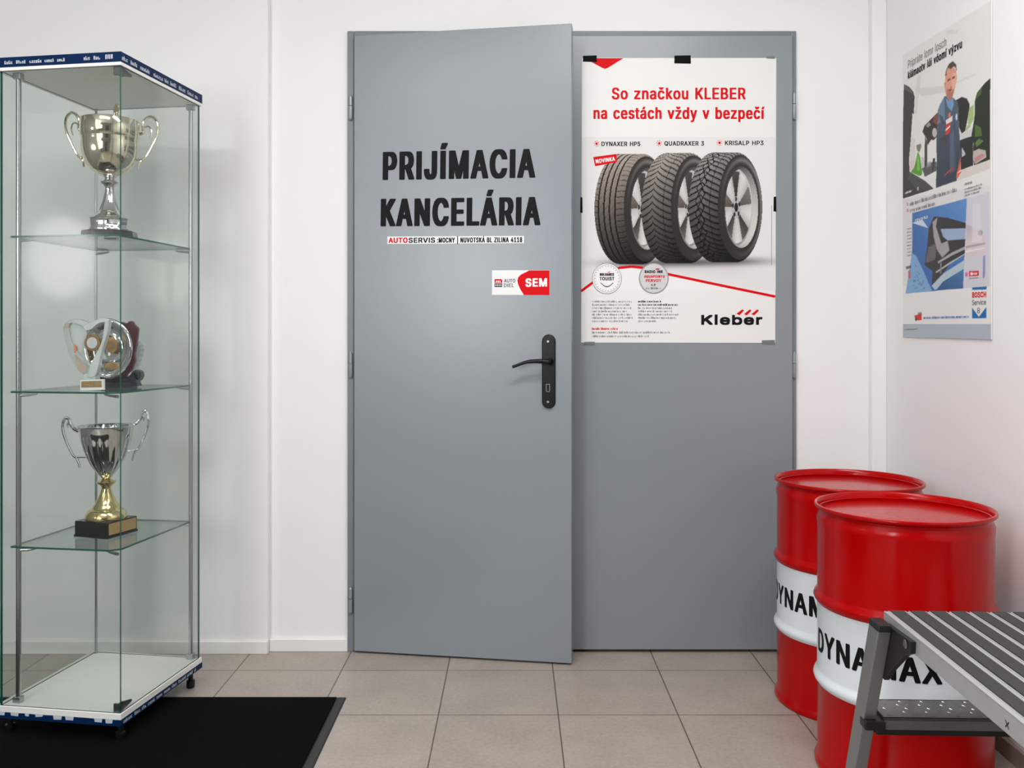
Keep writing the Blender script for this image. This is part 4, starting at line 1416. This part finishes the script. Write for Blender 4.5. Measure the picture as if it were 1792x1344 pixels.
while xs_[-1] < hw - .02:                        # torn lower edge where the pale backing shows
    deep = BZ0 + (r_.uniform(.004, .010) if len(xs_) % 4 < 3 and r_.random() < .75 else .0158)
    for dx_ in (.0015, r_.uniform(.008, .03)):
        xs_.append(min(hw - .003, xs_[-1] + dx_))
        zs_.append(deep + r_.uniform(0, .002))
n_ = len(xs_)
y_ = -hd - e - .0003
t_.add([(x, y_, min(z, BZ0 + .0166)) for x, z in zip(xs_, zs_)] + [(x, y_, BZ0 + .0174) for x in xs_], [(i, i + 1, n_ + i + 1, n_ + i) for i in range(n_ - 1)])
t_.build('torn_edge', M['bandtext'], o2, smooth=0)


def pane(name, x0, x1, y0, y1, z0, z1, thin, gm='glass', em='gedge'):
    m = MB().box(x0, x1, y0, y1, z0, z1, 1)
    # faces: 0 bottom 1 top 2 front 3 back 4 left 5 right
    for i in ({'y': (2, 3), 'x': (4, 5), 'z': (0, 1)}[thin]): m.m[i] = 0
    return m.build(name, [M[gm], M[em]], cab, smooth=0)


gi, gt = .0035, .004
pane('glass_pane', -hw + .012, hw - gi, -hd + gi, -hd + gi + gt, BZ1, TZ0, 'y')
pane('glass_pane', hw - gi - gt, hw - gi, -hd + gi + gt, hd - .008, BZ1, TZ0, 'x')
pane('glass_pane', -hw + .012, -hw + .016, -hd + gi + gt, hd - .008, BZ1, TZ0, 'x')
pane('glass_pane', -hw + .016, hw - gi - gt, hd - .012, hd - .008, BZ1, TZ0, 'y', em='gedge2')
for px_, py_, r in ((-.1325, -.178, .0066), (.1525, .188, .0062), (-.1555, .188, .0035)):
    p = MB().tube([(px_, py_, BZ1), (px_, py_, TZ0)], r, 14).build('post', M['alu'], cab)
    if r > .005:
        for z in (BZ1 + .008, TZ0 - .008):
            MB().box(px_ - .012, px_ + .010, py_ - .009, py_ + .009, z - .008, z + .008).build('post_clamp', M['alu'], p, smooth=0, bevel=.002)
for z, s in ((BZ1, 1), (TZ0, -1)):               # hinge clips on the bare glass corner
    m = MB().box(hw - .026, hw - .008, -hd + .008, -hd + .014, min(z, z + s * .022), max(z, z + s * .022))
    m.box(hw - .013, hw - .0085, -hd + .008, -hd + .024, min(z, z + s * .024), max(z, z + s * .024))
    m.prism([(0, 0), (.018, 0), (.055, .006), (.055, .012), (.02, .02), (0, .022)], lambda p: (hw - .016, -hd + .012 + p[0], z + s * p[1]), lambda p: (hw - .0105, -hd + .012 + p[0], z + s * p[1]))
    m.build('corner_clip', pmat('grey_clip', rgb(118, 120, 120), .35, metal=.7), cab, smooth=0, bevel=.0012)
SHZ = (1.303, .896, .490)
for z in SHZ:
    x0, x1, y0, y1, c = -.150, .152, -.186, .190, .022
    ol = [(x0, y0), (x1 - c, y0), (x1, y0 + c), (x1, y1), (x0, y1)]
    m = MB().prism(ol, lambda p: (p[0], p[1], z - .0025), lambda p: (p[0], p[1], z + .0025), 1)
    m.m[0] = m.m[1] = 0
    sh = m.build('shelf', [M['sglass'], M['gedge']], cab, smooth=0)
    for bx, by, dx, dy in ((-.1325, -.178, .045, .012), (.1525, .188, -.045, -.006), (-.1555, .188, .045, -.004), (.150, -.178, -.05, .02)):
        MB().tube([(bx, by, z - .0095), (bx + dx * .6, by + dy * .6, z - .008), (bx + dx, by + dy, z - .0055)], [.0045, .0035, .002], 10).build('shelf_bracket', M['alu'], sh)
for fx, fy in ((-1, -1), (1, -1), (1, 1), (-1, 1)):
    zf = .0081 if fy < 0 else 0
    MB().lathe([(.010, zf), (.012, zf + .003), (.012, .022), (.007, .025), (.007, BZ0)], (fx * (hw - .02), fy * (hd - .03)), 20).build('foot', M['bblk'], cab)

# ------------------------------------------------------------------ trophies
SZ = [z + .0026 for z in SHZ]


def handle_curve(b, pts, c, ax, r, seg=10, flatn=.75):
    """pts: (out, z) in the plane that stands on the axis direction ax"""
    p3 = [(c[0] + ax[0] * o, c[1] + ax[1] * o, z) for o, z in pts]
    sp = spline(p3, 7)
    n = len(sp)
    b.tube(sp, [r * (1.0 - .45 * i / n) for i in range(n)], seg, flat=flatn)


# upper shelf: champagne bowl on a silver stem
Y1 = 2.42
k1 = Y1 / F
c1 = ((192 - CX) * k1, Y1)
zz = lambda py: H + (CY - py) * k1
s0 = SZ[0]
t1 = thing('trophy_cup', (c1[0], c1[1], s0), 0, 'champagne gold trophy cup with scrolled handles on the top shelf', 'trophy')
b = MB()
oc = lambda r: [(r * math.cos(a), r * math.sin(a)) for a in (PI / 8 + k * PI / 4 + .15 for k in range(8))]
b.prism(oc(.072), lambda p: (c1[0] + p[0], c1[1] + p[1], s0), lambda p: (c1[0] + p[0] * .97, c1[1] + p[1] * .97, s0 + .019))
b.build('plinth', M['plinth2'], t1, world=True, smooth=0, bevel=.0015)
zb = s0 + .019
b = MB().lathe([(.050, zb), (.051, zb + .006), (.0475, zb + .010), (.0475, zb + .030), (.050, zb + .034), (.046, zb + .040), (.034, zb + .046), (.026, zb + .058), (.018, zb + .080), (.0125, zb + .105), (.0115, zb + .118), (.015, zb + .124), (.022, zb + .129), (.023, zb + .133), (.015, zb + .138), (.0125, zb + .143), (.020, zb + .149)], c1, 48, lobes=lambda a, z: 1 + (.03 * math.cos(10 * a) if z < zb + .09 else 0))
b.build('stem', M['chrome'], t1, world=True, smooth=60)
z0 = zb + .146
zr = zz(211)
prof = [(.012, z0), (.030, z0 + .006), (.046, z0 + .018), (.058, z0 + .034), (.066, z0 + .052), (.070, z0 + .070), (.0715, z0 + .090), (.070, z0 + .102), (.0735, z0 + .106), (.0745, zr - .028), (.0745, zr - .002), (.0735, zr), (.072, zr - .002), (.071, z0 + .100), (.060, z0 + .050), (.03, z0 + .012), (.001, z0 + .008)]
b = MB().lathe(prof, c1, 64, lobes=lambda a, z: 1 + (.012 * math.cos(9 * a) * math.sin(max(0, min(1, (z - z0) / .1)) * PI) if z < z0 + .1 else 0), cap1=False)
b.build('bowl', M['champ'], t1, world=True, smooth=50)
for az in (PI - .05, .5, PI / 2 + .25):
    ax = (math.cos(az), math.sin(az))
    b = MB()
    hz = lambda py, up=(.045 if .6 < az < 2.5 else 0): zz(py) + up * max(0, min(1, (262 - py) / 50))
    handle_curve(b, [(.074, hz(230)), (.084, hz(226)), (.083, hz(212)), (.093, hz(200)), (.108, hz(197)), (.121, hz(208)), (.120, hz(228)), (.106, hz(250)), (.090, hz(270)), (.074, hz(281)), (.071, hz(292))], c1, ax, .0062)
    handle_curve(b, [(.082, hz(224)), (.090, hz(216)), (.100, hz(215)), (.106, hz(224)), (.102, hz(236))], c1, ax, .004)
    p3 = [(c1[0] + ax[0] * .064, c1[1] + ax[1] * .064, hz(276)), (c1[0] + ax[0] * .080, c1[1] + ax[1] * .080, hz(274))]
    b.tube(p3, .003, 8)
    b.build('handle', M['champ'], t1, world=True)

# lower shelf: silver cup on a gold foot
Y3 = 2.50
k3 = Y3 / F
c3_ = ((186 - CX) * k3, Y3)
s2 = SZ[2]
t3 = thing('trophy_cup', (c3_[0], c3_[1], s2), 0, 'fluted silver trophy cup with gold foot and black base on the bottom shelf', 'trophy')
ra = math.radians(-19)
rot = lambda x, y: (c3_[0] + x * math.cos(ra) - y * math.sin(ra), c3_[1] + x * math.sin(ra) + y * math.cos(ra))
a_ = .058
b = MB()
for h0, h1, k in ((0, .006, 1.0), (.006, .043, .965)):
    q_ = [rot(sx * a_ * k, sy * a_ * k) for sx, sy in ((-1, -1), (1, -1), (1, 1), (-1, 1))]
    b.hexa([(x, y, s2 + h0) for x, y in q_], [(x, y, s2 + h1) for x, y in q_])
pl3 = b.build('plinth', M['plinth'], t3, world=True, smooth=0, bevel=.0015)
b = MB()
q_ = [rot(a_ * .965 + .0006, y) for y in (-.05, .052)]
q2 = [rot(a_ * .965 + .0001, y) for y in (-.05, .052)]
b.hexa([(q2[0][0], q2[0][1], s2 + .009), (q2[1][0], q2[1][1], s2 + .009), (q2[1][0], q2[1][1], s2 + .040), (q2[0][0], q2[0][1], s2 + .040)],
       [(q_[0][0], q_[0][1], s2 + .009), (q_[1][0], q_[1][1], s2 + .009), (q_[1][0], q_[1][1], s2 + .040), (q_[0][0], q_[0][1], s2 + .040)])
b.build('nameplate', M['tag'], pl3, world=True, smooth=0)
zp = s2 + .043
b = MB().lathe([(.054, zp), (.0555, zp + .004), (.054, zp + .012), (.048, zp + .020), (.046, zp + .024), (.040, zp + .027), (.036, zp + .030), (.034, zp + .036), (.030, zp + .041), (.024, zp + .052), (.016, zp + .070), (.0125, zp + .082), (.0125, zp + .088), (.018, zp + .094), (.0255, zp + .100), (.0255, zp + .103), (.015, zp + .108), (.010, zp + .112)], c3_, 48)
b.build('foot_column', M['gold'], t3, world=True, smooth=60)
zc = zp + .110
zr3 = .793
b = MB().lathe([(.008, zc), (.014, zc + .004), (.019, zc + .010), (.028, zc + .022), (.040, zc + .040), (.050, zc + .062), (.058, zc + .085), (.064, zc + .108), (.067, zr3 - .024), (.069, zr3 - .020), (.0705, zr3 - .002), (.075, zr3), (.0765, zr3 + .0015), (.073, zr3 + .0015), (.069, zr3 - .002), (.063, zc + .104), (.045, zc + .055), (.02, zc + .016), (.001, zc + .012)],
               c3_, 96, lobes=lambda a, z: 1 + (.06 * abs(math.cos(9 * a)) - .035 if zc + .01 < z < zr3 - .03 else 0), cap1=False)
b.build('bowl', M['chrome'], t3, world=True, smooth=50)
for az in (PI + .30, .30):
    ax = (math.cos(az), math.sin(az))
    b = MB()
    zt = lambda py: H + (CY - py) * k3
    dz = .010 if az < 1 else -.004
    pts = [(.070, 751), (.082, 746), (.090, 738), (.094, 730), (.102, 727), (.108, 733), (.110, 744), (.106, 758), (.096, 776), (.084, 792), (.076, 797), (.070, 806), (.067, 814)]
    handle_curve(b, [(o, zt(py) + dz) for o, py in pts], c3_, ax, .0074)
    handle_curve(b, [(.086, zt(741) + dz), (.092, zt(734) + dz), (.098, zt(738) + dz), (.096, zt(745) + dz)], c3_, ax, .005)
    b.tube([(c3_[0] + ax[0] * .052, c3_[1] + ax[1] * .052, zt(796) + dz), (c3_[0] + ax[0] * .082, c3_[1] + ax[1] * .082, zt(795) + dz)], .003, 8)
    b.build('handle', M['chrome'], t3, world=True)

# middle shelf: plaques and awards, each a thing of its own
s1 = SZ[1]


def slab(pts, Y, th, seg=3, dome=None):
    """outline in photo pixels at depth Y, given real thickness th behind it"""
    p3 = [at(x, y, Y) for x, y in pts]
    m = MB()
    n = len(p3)
    m.add([tuple(p) for p in p3] + [(p.x, p.y + th, p.z) for p in p3],
          [tuple(range(n)), tuple(range(2 * n - 1, n - 1, -1))] + [(i, n + i, n + (i + 1) % n, (i + 1) % n) for i in range(n)])
    return m


def sm(pts, n=5):
    q = spline([(x, y, 0) for x, y in pts + pts[:1]], n)
    return [(p.x, p.y) for p in q[:-1]]


def down(Y): return CY + (H - s1) * F / Y        # photo row of the shelf surface at depth Y


Yp = 2.50
pt = thing('award_plate', at(186, down(Yp), Yp), 0, 'round embossed silver award plate with gold medallions on the middle shelf', 'award')
b = MB()
pcx, pcy, yaw, ps1 = 187.0, 610, math.radians(7), 1.03
cen = at(pcx, pcy, Yp)
prof = [(.001, .010), (.030, .010), (.036, .006), (.046, .012), (.056, .010), (.062, .003), (.070, -.001), (.079, -.002), (.0825, .001), (.081, .003), (.064, .008), (.046, .017), (.001, .015)]
seg = 64
vs, fs = [], []
for r, d in prof:
    for k in range(seg):
        a = 2 * PI * k / seg
        rr = ps1 * r * (1 + (.02 * math.cos(24 * a) if .06 < r < .08 else 0))
        lx_ = rr * math.cos(a) * .89
        vs.append((cen.x + lx_ * math.cos(yaw) + d * math.sin(yaw), cen.y - lx_ * math.sin(yaw) + d * math.cos(yaw), cen.z + rr * math.sin(a)))
for i in range(len(prof) - 1):
    for k in range(seg): fs.append((i * seg + k, i * seg + (k + 1) % seg, (i + 1) * seg + (k + 1) % seg, (i + 1) * seg + k))
b.add(vs, fs)
b.build('plate', M['chrome'], pt, world=True, smooth=50)
for ex, ey, rx, ry, mtl in ((195, 604, 10, 14, 'tag'), (195, 641, 13, 6.5, 'tag')):
    ym = Yp - (ex - pcx) * .00159 * math.tan(yaw) + .001
    m = slab(ell(ex, ey, rx, ry, 28), ym, .012)
    o = m.build('medallion', M[mtl], pt, world=True, smooth=0, bevel=.001)
    if ry < 10:
        slab(ell(ex, ey, rx + 2, ry + 1.8, 28), ym + .0015, .010).build('medallion_rim', M['chrome'], pt, world=True, smooth=0)
m = slab([(166, 651), (180, 662), (222, 660), (232, 652), (240, 676), (160, 676)], Yp + .012, .035)
m.build('stand', M['plinth'], pt, world=True, smooth=0, bevel=.002)
lo_ = at(190, 0, Yp).x
MB().box(lo_ - .052, lo_ + .058, Yp + .006, Yp + .055, s1, s1 + .014).build('stand_base', M['stone'], pt, world=True, smooth=0, bevel=.002)

Ys = 2.585
sh = thing('wooden_shield', at(222, down(Ys), Ys), 0, 'maroon wooden shield plaque leaning behind the silver plate', 'award')
bot = down(Ys)
ol = [(196, 568), (212, 563), (221, 566), (226, 562), (231, 562), (235, 568), (241, 574), (240, 588), (238, 604), (235, 618), (236, 632), (230, 648), (222, 655), (216, bot), (200, bot), (196, 640)]
slab(ol, Ys, .014).build('shield', M['maroon'], sh, world=True, smooth=0, bevel=.002)

Yf = 2.63
cf = thing('crystal_award', at(240, down(Yf), Yf), 0, 'small ridged clear crystal award behind the maroon shield', 'award')
bf = down(Yf)
ol = [(228, bf), (231, 640), (232, 620), (234, 604), (238, 597), (242, 599), (244, 604), (247, 603), (246, 610), (248, 611), (246, 618), (247, 620), (244, 626), (245, 629), (241, 634), (242, 637), (238, 642), (238, bf)]
slab(ol, Yf, .02).build('crystal', M['acryl'], cf, world=True, smooth=0, bevel=.0015)

Yk = 2.53
kx = at(231, 0, Yk).x
ks = thing('stone_award', (kx, Yk, s1), 0, 'dark green faceted stone block right of the silver plate', 'award')
bk_ = down(Yk)
ol = [(221, bk_), (222, 664), (231, 650), (238, 646.5), (245, 651), (246, 658), (243, 665), (236, 669), (232, bk_)]
slab(ol, Yk, .03).build('stone', M['stone'], ks, world=True, smooth=0, bevel=.003)

Ya = 2.42
aw = thing('acrylic_award', at(157, down(Ya), Ya), 0, 'clear V-shaped acrylic award with bronze medal at left of the middle shelf', 'award')
ba = down(Ya)
horn = sm([(110, 573), (116, 563), (132, 558), (150, 563), (160, 572), (152, 575), (136, 568), (122, 566), (121, 582), (127, 602), (140, 622), (155, 637), (160, 650), (157, 660), (148, 657), (135, 646), (122, 622), (114, 596)], 3)
slab(horn, Ya, .016).build('horn', M['acryl'], aw, world=True, smooth=0, bevel=.002)
web = sm([(121, 566), (140, 568), (152, 578), (150, 600), (156, 636), (142, 622), (128, 602), (121, 584)], 3)
slab(web, Ya + .006, .004).build('web', M['acryl'], aw, world=True, smooth=0)
blade = sm([(183, 562), (190, 563), (187, 585), (178, 612), (172, 640), (166, 658), (154, 660), (157, 640), (166, 622), (178, 596)], 3)
slab(blade, Ya - .004, .02).build('blade', M['frost'], aw, world=True, smooth=0, bevel=.002)
cap_ = sm([(145, 572), (160, 564), (178, 557), (190, 559), (188, 563), (172, 566), (160, 576), (150, 578)], 3)
slab(cap_, Ya - .002, .018).build('top_blade', M['frost'], aw, world=True, smooth=0, bevel=.0015)
slab([(146, 655), (166, 655), (168, ba), (144, ba)], Ya - .002, .03).build('foot', M['frost'], aw, world=True, smooth=0, bevel=.002)
md = slab(ell(161.5, 600, 14.2, 14.5, 40), Ya - .004, .006).build('medal', pmat('bronze_medal', rgb(138, 102, 62), .3, metal=.7), aw, world=True, smooth=0, bevel=.0012)
slab(ell(161, 600, 9.2, 9.8, 32), Ya - .006, .002).build('medal_face', pmat('pale_silver_face', rgb(190, 188, 192), .35, metal=.5, noise=.15, nscale=400), md, world=True, smooth=0)
slab(sm([(129, 604), (131, 603), (133.5, 610), (132.5, 617), (130, 616)], 3), Ya - .001, .004).build('orange_inlay', M['orange'], aw, world=True, smooth=0)
slab(sm([(131, 620), (140, 630), (151, 641), (152, 648), (147, 654), (140, 650), (133, 636)], 3), Ya - .001, .004).build('peach_inlay', M['peach'], aw, world=True, smooth=0)
slab([(110, 573), (115, 564.5), (121.5, 566), (119.5, 573), (112, 575)], Ya - .001, .004).build('bronze_corner', M['peach'], aw, world=True, smooth=0)

Yn = 2.375
bn = down(Yn)
nm = thing('name_card', at(161, bn, Yn), 0, 'small white framed card with brown lettering at front of the middle shelf', 'card')
slab([(140, bn), (182, bn - 1.2), (181.5, 663.5), (140.5, 665.5)], Yn, .008).build('frame', M['white'], nm, world=True, smooth=0, bevel=.0006)
PLn = Plane((0, Yn - .0004, 0), (0, -1, 0))
b = MB()
flat(b, PLn, [(142, 678.5), (178.5, 677.8), (178, 666.2), (142.3, 667.4)], .0002, 0)
for k in range(4): scribble(b, PLn, (143.2, 677.6 - k * 2.7), (177, 676.6 - k * 2.7), (143.2, 675.7 - k * 2.7), .0005, 1, 100 + k, .3)
b.build('plate_lettering', [M['tag'], pmat('brown_ink', rgb(92, 60, 40), .5)], nm, world=True, smooth=0)

# ------------------------------------------------------------------ ceiling lamps
for lx, ly, lab in ((-.95, .75, 'long white ceiling lamp nearest the glass cabinet'), (.35, 1.35, 'long white ceiling lamp in front of the double door')):
    t = thing('ceiling_lamp', (lx, ly, CZ), 0, lab, 'lamp')
    MB().box(-.62, .62, -.15, .15, -.05, 0).build('housing', M['board'], t, smooth=0, bevel=.004)
    MB().box(-.60, .60, -.13, .13, -.058, -.0495).build('diffuser', M['lampw'], t, smooth=0, bevel=.002)
t = thing('added_globe', (-2.4, 1.2, 1.37), 0, 'opal globe added on the left wall for the glow in the cabinet glass', 'lamp')  # unseen globe, added so that a soft glow reflects in the cabinet front
MB().lathe([(.001, -.17), (.06, -.155), (.10, -.11), (.12, -.05), (.125, 0), (.12, .05), (.10, .11), (.06, .155), (.001, .17)], (.15, 0), 32).build('globe', M['lampw'], t)
MB().tube([(0, 0, 0), (.05, 0, 0)], .05, 20).build('wall_mount', M['board'], t)
